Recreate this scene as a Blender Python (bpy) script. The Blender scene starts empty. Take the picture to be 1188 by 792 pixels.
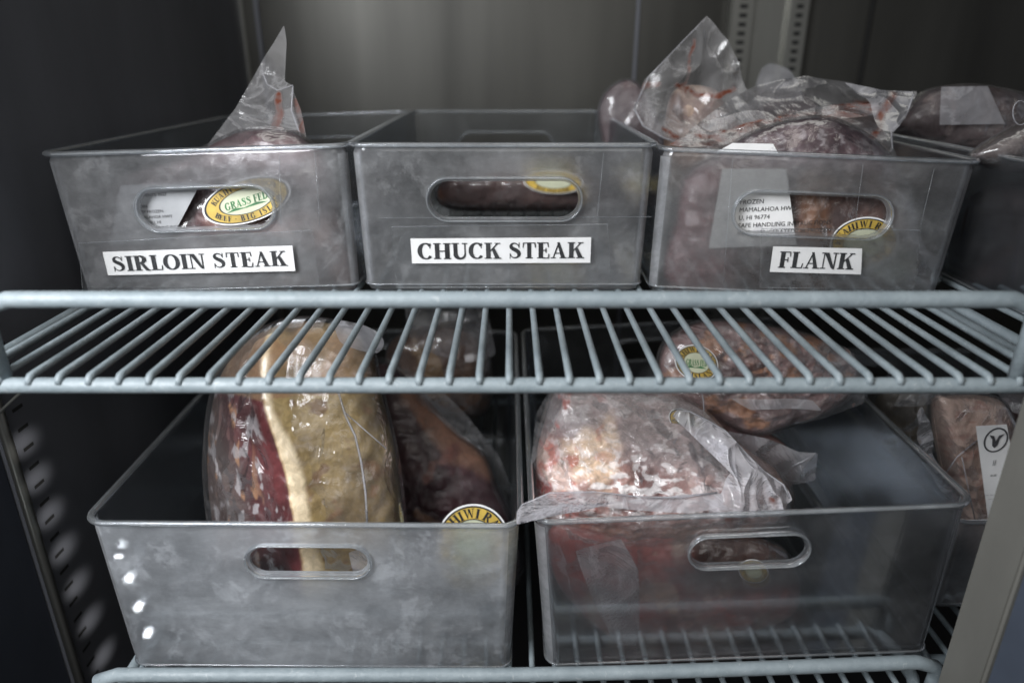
import bpy, bmesh, math, random
from mathutils import Vector, noise, Matrix
random.seed(7)
S = bpy.context.scene
R = math.radians
# ------------------------------------------------------------------ camera
F_PX, CU, HOR = 816.0, 590.0, 70.0
PITCH = math.atan((396 - HOR) / F_PX)
CP, SP = math.cos(PITCH), math.sin(PITCH)
cam = bpy.data.cameras.new("camera"); cam_o = bpy.data.objects.new("camera", cam)
S.collection.objects.link(cam_o); S.camera = cam_o
cam.sensor_width = 36; cam.lens = F_PX / 1188 * 36; cam.shift_x = 4 / 1188
cam.clip_start = 0.02; cam.clip_end = 50
cam_o.rotation_euler = (R(90) - PITCH, 0, 0)
cam.dof.use_dof = True; cam.dof.focus_distance = 0.56; cam.dof.aperture_fstop = 3.0
S.view_settings.view_transform = 'Standard'; S.view_settings.look = 'None'; S.view_settings.exposure = 0
S.render.engine = 'CYCLES'
S.cycles.max_bounces = 10; S.cycles.transparent_max_bounces = 40
S.cycles.diffuse_bounces = 3; S.cycles.glossy_bounces = 4; S.cycles.transmission_bounces = 6
S.cycles.sample_clamp_indirect = 3.0; S.cycles.use_denoising = True
S.cycles.caustics_reflective = False; S.cycles.caustics_refractive = False
# ------------------------------------------------------------------ world and lamps
W = bpy.data.worlds.new("World"); S.world = W; W.use_nodes = True
W.node_tree.nodes["Background"].inputs[0].default_value = (0.55, 0.62, 0.72, 1)
W.node_tree.nodes["Background"].inputs[1].default_value = 0.025
def area(name, loc, target, sx, sy, e, col):
    l = bpy.data.lights.new(name, 'AREA'); l.shape = 'RECTANGLE'; l.size = sx; l.size_y = sy; l.energy = e; l.color = col
    o = bpy.data.objects.new(name, l); S.collection.objects.link(o); o.location = loc
    o.rotation_euler = (Vector(target) - Vector(loc)).to_track_quat('-Z', 'Y').to_euler()
    return o
area("left_key_light", (-0.52, -0.06, 0.27), (-0.10, 0.50, -0.25), 0.4, 0.4, 15.5, (0.95, 0.97, 1.0))  # key lamp added out of view for the light from front left
area("added_front_fill", (0.15, -0.60, 0.24), (0.0, 0.5, -0.4), 1.0, 0.4, 2.6, (1.0, 0.985, 0.96))  # fill added behind the camera to brighten the meat in the lower bin
area("room_ceiling_light", (0.25, -0.5, 1.2), (0.1, 0.7, -0.2), 0.8, 0.5, 5, (1.0, 0.95, 0.86))
area("cabinet_top_light", (0.12, 0.60, 0.50), (0.12, 0.95, -0.1), 0.9, 0.25, 0.45, (1.0, 0.98, 0.92))
area("right_strip_light", (0.86, 0.0, -0.15), (0.2, 0.6, -0.25), 0.05, 0.8, 0.12, (0.95, 0.97, 1.0))
for i in range(4):                                                   # the small diodes down the front left post
    l = bpy.data.lights.new("led", 'POINT'); l.energy = 0.030; l.shadow_soft_size = 0.0045; l.color = (0.93, 0.97, 1.0)
    o = bpy.data.objects.new("led", l); S.collection.objects.link(o); o.location = (-0.413, 0.271, -0.492 - 0.043 * i)

# ------------------------------------------------------------------ projection helpers (photo pixel -> point in the cabinet)
def ray(u, v):
    a = (u - CU) / F_PX; b = (396 - v) / F_PX
    return Vector((a, CP + b * SP, b * CP - SP))
def PY(u, v, Y):
    d = ray(u, v); return d * (Y / d.y)
# ------------------------------------------------------------------ node helpers
class NT:
    def __init__(s, name):
        s.m = bpy.data.materials.new(name); s.m.use_nodes = True; s.t = s.m.node_tree; s.t.nodes.clear()
        s.out = s.n('ShaderNodeOutputMaterial')
    def n(s, ty, **kw):
        x = s.t.nodes.new(ty)
        for k, v in kw.items():
            if k in ('ins',):
                for kk, vv in v.items():
                    if isinstance(vv, bpy.types.NodeSocket): s.t.links.new(vv, x.inputs[kk])
                    else: x.inputs[kk].default_value = vv
            else: setattr(x, k, v)
        return x
    def link(s, a, b): s.t.links.new(a, b)
    def coord(s, scale=(1, 1, 1)):
        c = s.n('ShaderNodeNewGeometry'); mp = s.n('ShaderNodeMapping', ins={'Vector': c.outputs['Position'], 'Scale': scale}); return mp.outputs[0]
    def noise(s, scale, detail=4, rough=.55, dist=0, vec=None, lo=None, hi=None, ramp=None):
        nz = s.n('ShaderNodeTexNoise', ins={'Scale': scale, 'Detail': detail, 'Roughness': rough, 'Distortion': dist})
        s.link(vec if vec else s.coord(), nz.inputs['Vector'])
        return s.rng(nz.outputs['Fac'], .3, .7, lo, hi) if lo is not None else nz.outputs['Fac']
    def rng(s, x, a, b, lo, hi):
        r = s.n('ShaderNodeMapRange', ins={0: x, 1: a, 2: b, 3: lo, 4: hi}); return r.outputs[0]
    def math(s, op, a, b=0.0, c=None):
        m = s.n('ShaderNodeMath', operation=op, use_clamp=False)
        for i, v in enumerate((a, b) if c is None else (a, b, c)):
            if isinstance(v, bpy.types.NodeSocket): s.link(v, m.inputs[i])
            else: m.inputs[i].default_value = v
        return m.outputs[0]
    def mix(s, fac, a, b, mode='MIX'):
        m = s.n('ShaderNodeMix', data_type='RGBA', blend_type=mode)
        for i, v in ((0, fac), (6, a), (7, b)):
            if isinstance(v, bpy.types.NodeSocket): s.link(v, m.inputs[i])
            else: m.inputs[i].default_value = v if i == 0 else (*v, 1)
        return m.outputs[2]
    def shmix(s, fac, a, b):
        m = s.n('ShaderNodeMixShader')
        if isinstance(fac, bpy.types.NodeSocket): s.link(fac, m.inputs[0])
        else: m.inputs[0].default_value = fac
        s.link(a, m.inputs[1]); s.link(b, m.inputs[2]); return m.outputs[0]
    def bump(s, h, strength, dist, normal=None):
        b = s.n('ShaderNodeBump', ins={'Height': h, 'Strength': strength, 'Distance': dist})
        if normal: s.link(normal, b.inputs['Normal'])
        return b.outputs[0]
    def done(s, sh): s.link(sh, s.out.inputs[0]); return s.m

def mat_principled(name, col, rough=.5, metal=0, var=.12, scale=40, bump=0, bscale=200, coat=0, stretch=(1, 1, 1), spec=.5, rvar=.0):
    t = NT(name); v = t.coord(stretch)
    c = t.mix(t.noise(scale, 5, vec=v, lo=0, hi=1), tuple(x * (1 - var) for x in col), tuple(min(1, x * (1 + var)) for x in col))
    rr = t.noise(scale * .6, 4, vec=v, lo=max(0, rough - rvar), hi=rough + rvar) if rvar else rough
    p = t.n('ShaderNodeBsdfPrincipled', ins={'Base Color': c, 'Roughness': rr, 'Metallic': metal, 'Coat Weight': coat, 'Specular IOR Level': spec})
    if bump: t.link(t.bump(t.noise(bscale, 4, vec=v), bump, .001), p.inputs['Normal'])
    return t.done(p.outputs[0])

def mat_clear(name, tint, haze, haze_lo, haze_hi, rough=.12, cloud=9, scratch=True, hazecol=(.75, .78, .8), bump=.12, bscale=14, edge=.35, blur=0.0):
    """clear plastic: see-through, cloudy with frost and scratches, glossy"""
    t = NT(name)
    cl = t.noise(cloud, 10, .70, 0, lo=0, hi=1)
    cl2 = t.noise(cloud * 7, 8, .72, .5, vec=t.coord((.6, 1, 1)), lo=0, hi=1)
    f = t.math('MULTIPLY', cl, t.math('ADD', t.math('MULTIPLY', cl2, .6), .4))
    hz = t.rng(f, 0, .75, haze_lo, haze_hi)
    wear = t.rng(t.noise(38, 10, .78, .3), .53, .60, 0, haze_hi * .28)
    hz = t.math('ADD', hz, wear)
    if scratch:
        fine = t.noise(150, 3, .5, 3.0, vec=t.coord((.18, 1, 1)))
        hz = t.math('ADD', hz, t.rng(t.math('ABSOLUTE', t.math('SUBTRACT', fine, .5)), 0, .008, haze_hi * .22, 0))
        w = t.noise(70, 6, .7, 2.5, vec=t.coord((1, 1, .25)))
        sc = t.rng(w, .66, .74, 0, haze_hi * .35)
        hz = t.math('ADD', hz, sc)
    lw = t.n('ShaderNodeLayerWeight', ins={'Blend': .25})
    hz = t.math('ADD', hz, t.math('MULTIPLY', t.math('POWER', lw.outputs['Facing'], 3.0), edge))
    hz = t.math('MINIMUM', hz, .95)
    nrm = t.bump(t.noise(bscale, 3, .5, .3), bump, .004) if bump > .03 else None
    nrm = t.bump(t.noise(260, 3), .03, .0005, nrm)
    tr = t.n('ShaderNodeBsdfTransparent', ins={'Color': (*tint, 1)}).outputs[0]
    df = t.n('ShaderNodeBsdfDiffuse', ins={'Color': (*hazecol, 1), 'Normal': nrm}).outputs[0]
    tl = t.n('ShaderNodeBsdfTranslucent', ins={'Color': (*hazecol, 1)}).outputs[0]
    if blur:
        rf = t.n('ShaderNodeBsdfRefraction', ins={'IOR': 1.3, 'Roughness': .34, 'Color': (*tint, 1)}).outputs[0]
        tr = t.shmix(t.rng(f, 0, .7, blur * .6, min(1, blur * 1.3)), tr, rf)
    base = t.shmix(hz, tr, t.shmix(.4, df, tl))
    gl = t.n('ShaderNodeBsdfGlossy', ins={'Roughness': rough, 'Color': (.95, .97, 1, 1), 'Normal': nrm}).outputs[0]
    fr = t.n('ShaderNodeFresnel', ins={'IOR': 1.45, 'Normal': nrm}).outputs[0]
    return t.done(t.shmix(t.math('MINIMUM', fr, .6), base, gl))

def mat_film(name, haze_lo=.02, haze_hi=.22, col=(.8, .8, .83), rough=.16, bscale=24, bump=.22, smear=(.20, .052, .024), sm_gain=1.0, edge=.35, gloss=.9):
    """vacuum bag film; attribute smear marks blood drawn between its two sheets"""
    t = NT(name); v = t.coord()
    at = t.n('ShaderNodeAttribute', attribute_name='smear').outputs['Fac']
    n1 = t.noise(bscale * .5, 5, .6, 1.6, vec=v)
    rdg = t.math('ABSOLUTE', t.math('SUBTRACT', n1, .5))                 # creases: thin lines where the noise crosses its middle
    crease = t.rng(rdg, 0, .03, 1, 0)
    cl = t.noise(26, 5, .65, 1.0, vec=v, lo=0, hi=1)
    hz = t.rng(cl, 0, 1, haze_lo, haze_hi)
    hz = t.math('ADD', hz, t.math('MULTIPLY', crease, (haze_hi) * .45))
    lw = t.n('ShaderNodeLayerWeight', ins={'Blend': .3})
    hz = t.math('ADD', hz, t.math('MULTIPLY', t.math('POWER', lw.outputs['Facing'], 2.5), edge))
    sm = t.math('MINIMUM', t.math('MULTIPLY', at, t.noise(60, 4, .6, 1.5, vec=v, lo=.35, hi=1.25)), .97)
    hz = t.math('MINIMUM', t.math('MAXIMUM', hz, t.math('MULTIPLY', sm, sm_gain)), .97)
    c = t.mix(sm, col, smear)
    h = t.math('ADD', t.math('MULTIPLY', t.rng(rdg, 0, .09, 1, 0), .6), t.noise(bscale * 1.8, 3, .5, .8, vec=v))
    nrm = t.bump(h, bump, .0022)
    tr = t.n('ShaderNodeBsdfTransparent', ins={'Color': (.96, .96, .97, 1)}).outputs[0]
    df = t.n('ShaderNodeBsdfDiffuse', ins={'Color': c, 'Normal': nrm}).outputs[0]
    tl = t.n('ShaderNodeBsdfTranslucent', ins={'Color': c}).outputs[0]
    base = t.shmix(hz, tr, t.shmix(.45, df, tl))
    gl = t.n('ShaderNodeBsdfGlossy', ins={'Roughness': rough, 'Normal': nrm}).outputs[0]
    fr = t.n('ShaderNodeFresnel', ins={'IOR': 1.5, 'Normal': nrm}).outputs[0]
    return t.done(t.shmix(t.math('MINIMUM', t.math('MULTIPLY', fr, gloss), .5), base, gl))

def mat_meat(name, frost=.25, rough=.32, fscale=45, bump=.5, var=.35, fibre=(1, 1, .45), flake=1.0, coat=.35):
    t = NT(name); v = t.coord(fibre)
    at = t.n('ShaderNodeAttribute', attribute_name='tone').outputs['Color']
    a = t.noise(90, 7, .7, 1.5, vec=v, lo=1 - var, hi=1 + var)
    c = t.mix(1.0, at, t.n('ShaderNodeCombineColor', ins={0: a, 1: a, 2: a}).outputs[0], 'MULTIPLY')
    sp = t.noise(fscale, 8, .72, 1.8)
    spv = t.rng(sp, .54, .64, 0, frost)
    v2 = t.n('ShaderNodeTexVoronoi', ins={'Scale': 130.0}); t.link(t.coord((1, 1, .6)), v2.inputs['Vector'])
    flake = t.math('MULTIPLY', t.rng(v2.outputs['Distance'], .12, .22, 1, 0), t.rng(t.noise(30, 3, .6), .52, .6, 0, frost * flake))
    spv = t.math('MINIMUM', t.math('ADD', spv, flake), .9)
    c = t.mix(spv, c, (.42, .375, .365))
    h = t.math('ADD', t.noise(120, 6, .65, 1.0, vec=v), t.math('MULTIPLY', t.noise(28, 4, .5, 1.4), 1.4))
    nrm = t.bump(h, bump, .002)
    p = t.n('ShaderNodeBsdfPrincipled', ins={'Base Color': c, 'Roughness': rough, 'Coat Weight': coat, 'Coat Roughness': .15, 'Normal': nrm})
    return t.done(p.outputs[0])

M = {}
M['steel_back'] = mat_principled('brushed_steel', (.068, .067, .061), .42, .7, .45, 5, .10, 300, stretch=(1, 1, .12), rvar=.08)
M['steel_side'] = mat_principled('dull_dark_steel', (.15, .157, .18), .42, .35, .25, 5, .10, 260, stretch=(1, 1, .3), rvar=.08)
M['steel_bright'] = mat_principled('bright_steel', (.27, .27, .25), .33, .85, .12, 9, .1, 300, stretch=(1, 1, .1))
M['floor'] = mat_principled('cabinet_floor', (.03, .03, .033), .6, .3, .3, 9)
M['black'] = mat_principled('black_slot', (.006, .006, .006), .8)
M['coat'] = mat_principled('pale_blue_rod_coating', (.20, .245, .268), .50, 0, .28, 70, .7, 220, coat=0, rvar=.1)
def mat_coat():
    t = NT('worn_pale_blue_coating')
    c = t.mix(t.noise(55, 6, .65, lo=0, hi=1), (.165, .20, .218), (.235, .275, .295))
    c = t.mix(t.rng(t.noise(130, 6, .7, 1.5), .60, .66, 0, .55), c, (.36, .39, .40))
    c = t.mix(t.rng(t.noise(85, 7, .75, 2.0), .655, .70, 0, .8), c, (.075, .06, .045))
    p = t.n('ShaderNodeBsdfPrincipled', ins={'Base Color': c, 'Roughness': t.noise(60, 4, lo=.42, hi=.62)})
    t.link(t.bump(t.noise(210, 5, .6), .55, .001), p.inputs['Normal'])
    return t.done(p.outputs[0])
M['coat'] = mat_coat()
M['post'] = mat_principled('beige_post', (.135, .133, .12), .55, .1, .10, 18, .25, 160, stretch=(1, 1, .4))
M['gasket'] = mat_principled('blue_grey_gasket', (.045, .056, .078), .6, 0, .12, 20)
M['bin'] = mat_clear('cloudy_clear_plastic', (.96, .96, .97), 0, .02, .26, cloud=8, rough=.06, bump=.02, blur=.55, hazecol=(.85, .86, .88))
M['bin_bright'] = mat_clear('scuffed_clear_plastic', (.95, .96, .97), 0, .06, .50, cloud=6, rough=.05, bump=.02, blur=.72, hazecol=(.84, .88, .93))
M['bin_faint'] = mat_clear('faintly_cloudy_plastic', (.98, .98, .98), 0, .0, .055, cloud=9, rough=.08, bump=.02, blur=.14, hazecol=(.85, .86, .88))
M['bin_mid'] = mat_clear('patchy_cloudy_plastic', (.97, .97, .97), 0, .0, .18, cloud=7, rough=.08, bump=.02, blur=.28, hazecol=(.85, .86, .88))
M['bin_corner'] = mat_clear('corner_highlight_plastic', (.92, .93, .95), 0, .12, .27, cloud=30, rough=.14, bump=.02, edge=.25, blur=.4, hazecol=(.9, .92, .95))  # paler haze painted in for light caught on the front corners
M['bin_side'] = mat_clear('clear_plastic_side', (.90, .91, .92), 0, .0, .035, cloud=9, edge=.04)
M['bin_rim'] = mat_clear('clear_plastic_rim', (.88, .9, .92), 0, .10, .26, cloud=30, rough=.1, scratch=False, edge=.35, bump=.04)
M['tape'] = mat_clear('clear_tape', (.95, .95, .95), 0, .0, .07, cloud=26, rough=.16, edge=.2, bump=.3, bscale=60)
M['paper'] = mat_principled('white_paper', (.78, .78, .78), .6, 0, .05, 60)
M['paper_dull'] = mat_principled('frosted_white_label', (.36, .37, .385), .5, 0, .10, 60)
M['ink'] = mat_principled('black_ink', (.013, .013, .015), .5, 0, .9, 160)
M['ink_soft'] = mat_principled('grey_thermal_print', (.06, .06, .065), .6, 0, .3, 200)
M['gold'] = mat_principled('gold_sticker_print', (.52, .36, .07), .45, 0, .35, 30)
M['cream'] = mat_principled('cream_sticker_print', (.50, .52, .38), .45, 0, .15, 60)
M['green'] = mat_principled('green_sticker_print', (.03, .15, .05), .45, 0, .4, 80)
M['film'] = mat_film('bag_film')
M['film_thick'] = mat_film('frosted_bag_film', .30, .55, (.62, .62, .66), .2, 22, .2, gloss=.6)
M['film_soft'] = mat_film('soft_bag_film', .14, .42, (.64, .63, .64), .16, 26, .25, gloss=.75, edge=.3)
M['film_dull'] = mat_film('dull_tight_film', .0, .04, (.6, .57, .57), .2, 30, .12, gloss=.4, edge=.12)
M['film_white'] = mat_film('white_bag_film', .34, .72, (.80, .79, .84), .13, 30, .3)
M['film_clean'] = mat_film('tight_bag_film', .0, .08, (.72, .70, .70), .11, 26, .25, edge=.12)
M['film_frost'] = mat_film('frosty_tight_film', .01, .15, (.72, .70, .70), .13, 30, .35, edge=.16)
M['meat'] = mat_meat('frozen_meat')
M['meat_frosty'] = mat_meat('frosted_meat', .50, .45, 130, .5, .35, (1, 1, 1), .3)
M['meat_dark'] = mat_meat('dark_meat', .05, .6, 70, .25, .35, flake=0, coat=.0)
M['fat'] = mat_meat('fat_cap', .14, .34, 30, .3, .26, (1, 1, 1), 1.6)

# ------------------------------------------------------------------ mesh helpers
def mk(name, verts, faces, mat, parent=None, smooth=True, sharp=None, attrs=None):
    me = bpy.data.meshes.new(name); me.from_pydata([tuple(v) for v in verts], [], faces)
    if smooth:
        me.polygons.foreach_set('use_smooth', [True] * len(me.polygons))
    if attrs:
        for an, (ty, data) in attrs.items():
            a = me.attributes.new(an, ty, 'POINT')
            if ty == 'FLOAT_COLOR': a.data.foreach_set('color', [x for c in data for x in (*c, 1)])
            else: a.data.foreach_set('value', data)
    me.update(); me.materials.append(mat)
    if sharp: sharpen(me, sharp)
    o = bpy.data.objects.new(name, me); S.collection.objects.link(o); o.parent = parent
    return o
def sharpen(me, deg):
    bm = bmesh.new(); bm.from_mesh(me); bmesh.ops.recalc_face_normals(bm, faces=bm.faces)
    for f in bm.faces: f.smooth = True
    for e in bm.edges:
        if len(e.link_faces) == 2: e.smooth = e.calc_face_angle(0) < R(deg)
    bm.to_mesh(me); bm.free()
def tag(o, label=None, cat=None, group=None, kind=None):
    for k, v in (('label', label), ('category', cat), ('group', group), ('kind', kind)):
        if v: o[k] = v
    return o
def thing(name, loc, label, cat, group=None):
    o = bpy.data.objects.new(name, None); S.collection.objects.link(o); o.location = loc; o.empty_display_size = .02
    return tag(o, label, cat, group)
def box(name, lo, hi, mat, parent=None, bev=.0):
    bm = bmesh.new(); bmesh.ops.create_cube(bm, size=1)
    for v in bm.verts: v.co = Vector([lo[i] + (hi[i] - lo[i]) * (v.co[i] + .5) for i in range(3)])
    if bev: bmesh.ops.bevel(bm, geom=bm.edges[:], offset=bev, segments=3, affect='EDGES')
    me = bpy.data.meshes.new(name); bm.to_mesh(me); bm.free(); me.materials.append(mat)
    if bev: sharpen(me, 30)
    o = bpy.data.objects.new(name, me); S.collection.objects.link(o); o.parent = parent
    return o
def tube_geo(pts, rad, n=10, closed=False, flat=1.0, caps=True):
    pts = [Vector(p) for p in pts]; V = []; Fc = []; N = len(pts); up = None
    for i, p in enumerate(pts):
        a = pts[(i - 1) % N] if (closed or i) else p; b = pts[(i + 1) % N] if (closed or i < N - 1) else p
        t = (b - a).normalized()
        if up is None:
            up = Vector((0, 0, 1)) if abs(t.z) < .9 else Vector((0, 1, 0))
        s = t.cross(up).normalized(); up = s.cross(t).normalized()
        r = rad[i] if isinstance(rad, (list, tuple)) else rad
        for k in range(n):
            an = 2 * math.pi * k / n; V.append(p + s * (r * math.cos(an)) + up * (r * flat * math.sin(an)))
    m = N if closed else N - 1
    for i in range(m):
        for k in range(n):
            a = i * n + k; b = i * n + (k + 1) % n; c = ((i + 1) % N) * n + (k + 1) % n; d = ((i + 1) % N) * n + k
            Fc.append((a, b, c, d))
    if not closed and caps: Fc += [tuple(range(n))[::-1], tuple(range((N - 1) * n, N * n))]
    return V, Fc
def tube(name, pts, rad, mat, parent=None, n=12, closed=False, flat=1.0):
    V, Fc = tube_geo(pts, rad, n, closed, flat); return mk(name, V, Fc, mat, parent)
def merge(geos):
    V = []; Fc = []
    for v, f in geos:
        k = len(V); V += v; Fc += [tuple(i + k for i in q) for q in f]
    return V, Fc
def nz(x, y=0.0, z=0.0, s=1.0, o=2):
    p = Vector((x * s, y * s, z * s)); t = 0; a = 1
    for _ in range(o): t += a * noise.noise(p); p = p * 2.03 + Vector((5.2, 1.3, 8.1)); a *= .5
    return t

# ------------------------------------------------------------------ bold serif capitals (cap height 1)
def _stroke(pts, ws):
    V = []; Fc = []; N = len(pts)
    for i, p in enumerate(pts):
        a = pts[max(0, i - 1)]; b = pts[min(N - 1, i + 1)]
        tx, ty = b[0] - a[0], b[1] - a[1]; L = math.hypot(tx, ty) or 1; nx, ny = -ty / L, tx / L; w = ws[i] / 2
        V += [(p[0] + nx * w, p[1] + ny * w), (p[0] - nx * w, p[1] - ny * w)]
        if i: Fc.append((2 * i - 2, 2 * i - 1, 2 * i + 1, 2 * i))
    return V, Fc
def _q(*p): return list(p), [tuple(range(len(p)))]
def _r(x0, y0, x1, y1): return _q((x0, y0), (x1, y0), (x1, y1), (x0, y1))
def _arc(cx, cy, rx, ry, a0, a1, wf, n=22):
    P = []; Wd = []
    for i in range(n + 1):
        a = R(a0 + (a1 - a0) * i / n); P.append((cx + rx * math.cos(a), cy + ry * math.sin(a))); Wd.append(wf(a))
    return _stroke(P, Wd)
TK, TN, SF = .25, .085, .065
def _stem(x, y0=0, y1=1, serif=.08, w=TK): return [_r(x, y0, x + w, y1), _r(x - serif, y0, x + w + serif, y0 + SF), _r(x - serif, y1 - SF, x + w + serif, y1)]
def _wO(a): return TN + (TK - TN) * abs(math.cos(a)) ** 1.4
def _diag(x0, y0, x1, y1, w): return _q((x0 - w / 2, y0), (x0 + w / 2, y0), (x1 + w / 2, y1), (x1 - w / 2, y1))
def glyph(c):
    if c == 'I': return .44, _stem(.11)
    if c == 'L': return .72, _stem(.10) + [_r(.325, 0, .66, .06), _q((.60, .06), (.66, .06), (.69, .32), (.64, .32))]
    if c in 'EF':
        g = _stem(.10) + [_r(.325, .94, .64, 1), _q((.58, .94), (.64, .94), (.655, .70), (.61, .70)), _r(.325, .48, .50, .54), _r(.48, .37, .53, .66)]
        if c == 'E': g += [_r(.325, 0, .66, .06), _q((.61, .06), (.67, .06), (.69, .31), (.645, .31))]
        return (.74 if c == 'E' else .69), g
    if c == 'T': return .78, [_r(.275, 0, .50, 1), _r(.19, 0, .585, SF), _r(.04, .94, .735, 1), _q((.04, .94), (.10, .94), (.07, .68), (.02, .68)), _q((.675, .94), (.735, .94), (.755, .68), (.705, .68))]
    if c == 'H': return .98, _stem(.10) + _stem(.65) + [_r(.325, .47, .65, .54)]
    if c == 'N': return .96, [_r(.14, 0, .21, 1), _r(.02, 0, .34, SF), _r(.02, 1 - SF, .24, 1), _r(.76, 0, .83, 1), _r(.64, 1 - SF, .95, 1), _q((.14, 1), (.40, 1), (.83, 0), (.72, 0), (.62, .10))]
    if c == 'M': return 1.1, [_r(.14, 0, .21, 1), _r(.03, 0, .32, SF), _r(.80, 0, 1.02, 1), _r(.72, 0, 1.09, SF), _q((.12, 1), (.35, 1), (.60, .2), (.50, 0)), _q((.50, 0), (.57, 0), (.86, 1), (.79, 1))]
    if c == 'A': return .90, [_q((.36, 1), (.50, 1), (.82, 0), (.58, 0)), _q((.40, .93), (.45, .83), (.175, 0), (.10, 0)), _r(.22, .28, .66, .345), _r(.01, 0, .29, SF), _r(.50, 0, .89, SF)]
    if c == 'K': return .93, _stem(.10) + [_q((.325, .42), (.325, .52), (.70, .97), (.79, .97)), _q((.42, .56), (.56, .68), (.86, .03), (.60, .03)), _r(.50, 0, .93, SF), _r(.58, 1 - SF, .88, 1)]
    if c == 'C': return .84, [_arc(.46, .5, .335, .475, 42, 318, _wO, 30), _q((.66, .68), (.72, .66), (.74, 1), (.70, 1)), _arc(.46, .5, .335, .475, 318, 322, lambda a: .08, 3)]
    if c == 'G': return .92, [_arc(.46, .5, .335, .475, 42, 300, _wO, 30), _q((.66, .68), (.72, .66), (.74, 1), (.70, 1)), _r(.60, .04, .80, .42), _r(.52, .40, .88, .45)]
    if c == 'O': return .93, [_arc(.465, .5, .345, .475, 0, 360, _wO, 40)]
    if c == 'D': return .92, _stem(.10) + [_arc(.34, .5, .40, .468, -90, 90, _wO, 24), _r(.3, 0, .36, .064), _r(.3, .936, .36, 1)]
    if c == 'U': return .93, [_r(.12, .30, .345, 1), _r(.03, 1 - SF, .43, 1), _r(.72, .30, .79, 1), _r(.60, 1 - SF, .90, 1), _arc(.493, .33, .262, .295, 180, 360, lambda a: TN + .155 * max(0, -math.cos(a)) ** 1.0 + .04 * abs(math.sin(a)), 22)]
    if c in 'RBP':
        g = _stem(.10) + [_arc(.36, .745, .27, .222, -90, 90, _wO, 16), _r(.3, .937, .37, 1), _r(.3, .49, .37, .555)]
        if c == 'R': g += [_q((.36, .50), (.55, .52), (.85, .03), (.62, .03)), _r(.62, 0, .92, SF)]
        if c == 'B': g += [_arc(.38, .27, .29, .24, -90, 90, _wO, 16), _r(.3, 0, .39, .065)]
        return (.90 if c == 'R' else .82 if c == 'B' else .76), g
    if c == 'S':
        P = []; Wd = []
        for x, y, w in ((.60, .74, .05), (.55, .86, .06), (.44, .94, .075), (.33, .955, .085), (.22, .91, .12), (.165, .81, .17), (.19, .69, .21), (.30, .60, .235), (.44, .52, .245), (.56, .42, .235), (.61, .30, .21), (.585, .17, .165), (.50, .08, .11), (.38, .045, .08), (.26, .07, .065), (.17, .16, .055), (.12, .29, .05)):
            P.append((x, y)); Wd.append(w)
        q = []; qw = []
        for i in range(len(P) - 1):
            for k in range(3):
                f = k / 3; q.append((P[i][0] * (1 - f) + P[i + 1][0] * f, P[i][1] * (1 - f) + P[i + 1][1] * f)); qw.append(Wd[i] * (1 - f) + Wd[i + 1] * f)
        q.append(P[-1]); qw.append(Wd[-1])
        return .76, [_stroke(q, qw), _q((.58, .68), (.63, .68), (.64, 1), (.60, 1)), _q((.09, 0), (.13, 0), (.145, .33), (.095, .33))]
    if c == 'W': return 1.25, [_q((.08, 1), (.32, 1), (.52, .02), (.42, .02)), _q((.42, .02), (.48, .02), (.68, 1), (.62, 1)), _q((.52, 1), (.76, 1), (.94, .02), (.84, .02)), _q((.86, .02), (.92, .02), (1.14, 1), (1.08, 1)), _r(.01, 1 - SF, .40, 1), _r(.98, 1 - SF, 1.24, 1)]
    if c == 'Y': return .85, [_r(.32, 0, .54, .46), _r(.22, 0, .64, SF), _q((.08, 1), (.32, 1), (.54, .44), (.34, .44)), _q((.46, .44), (.52, .44), (.76, 1), (.69, 1)), _r(.0, 1 - SF, .40, 1), _r(.6, 1 - SF, .85, 1)]
    if c == '.': return .3, [_r(.08, .40, .22, .58)]
    return .34, []
def text_geo(s, h, shear=0.0, track=.02):
    """flat lettering centred at the origin in the x,y plane"""
    x = 0; geos = []
    for k, c in enumerate(s):
        w, gs = glyph(c)
        for j, (v, f) in enumerate(gs): geos.append(([(p[0] + x, p[1], j * .0008) for p in v], f))
        x += w + track
    V, Fc = merge(geos); return [((v[0] - x / 2 + shear * (v[1] - .5)) * h, (v[1] - .5) * h, v[2] * h) for v in V], Fc, x * h
def arc_text(s, h, rx, ry, a_mid, inward=False, track=.03, step=None):
    ws = [glyph(c)[0] + track for c in s]; tot = sum(ws) * h; rad = (rx + ry) / 2; geos = []; x = -tot / 2
    for c, w in zip(s, ws):
        xm = x + w * h / 2; x += w * h
        a = a_mid - xm / rad if not inward else a_mid + xm / rad
        px, py = rx * math.cos(a), ry * math.sin(a)
        nx, ny = math.cos(a) / rx, math.sin(a) / ry; L = math.hypot(nx, ny); nx, ny = nx / L, ny / L
        if inward: nx, ny = -nx, -ny
        tx, ty = ny, -nx
        for j, (v, f) in enumerate(glyph(c)[1]):
            geos.append(([(px + tx * (p[0] - w / 2) * h + nx * (p[1] - .5) * h, py + ty * (p[0] - w / 2) * h + ny * (p[1] - .5) * h, j * .0008 * h) for p in v], f))
    return merge(geos)
def font_geo(lines, size, lead=1.25):
    """small printed lines in Blender's built-in face, first line's left end at the origin"""
    geos = []
    for i, s in enumerate(lines):
        if not s: continue
        cu = bpy.data.curves.new("line", 'FONT'); cu.body = s; cu.size = size; cu.resolution_u = 2
        o = bpy.data.objects.new("line", cu); S.collection.objects.link(o)
        dg = bpy.context.evaluated_depsgraph_get(); me = bpy.data.meshes.new_from_object(o.evaluated_get(dg))
        geos.append(([(v.co.x, v.co.y - i * size * lead, 0) for v in me.vertices], [tuple(p.vertices) for p in me.polygons]))
        bpy.data.objects.remove(o); bpy.data.curves.remove(cu); bpy.data.meshes.remove(me)
    return merge(geos)
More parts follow.
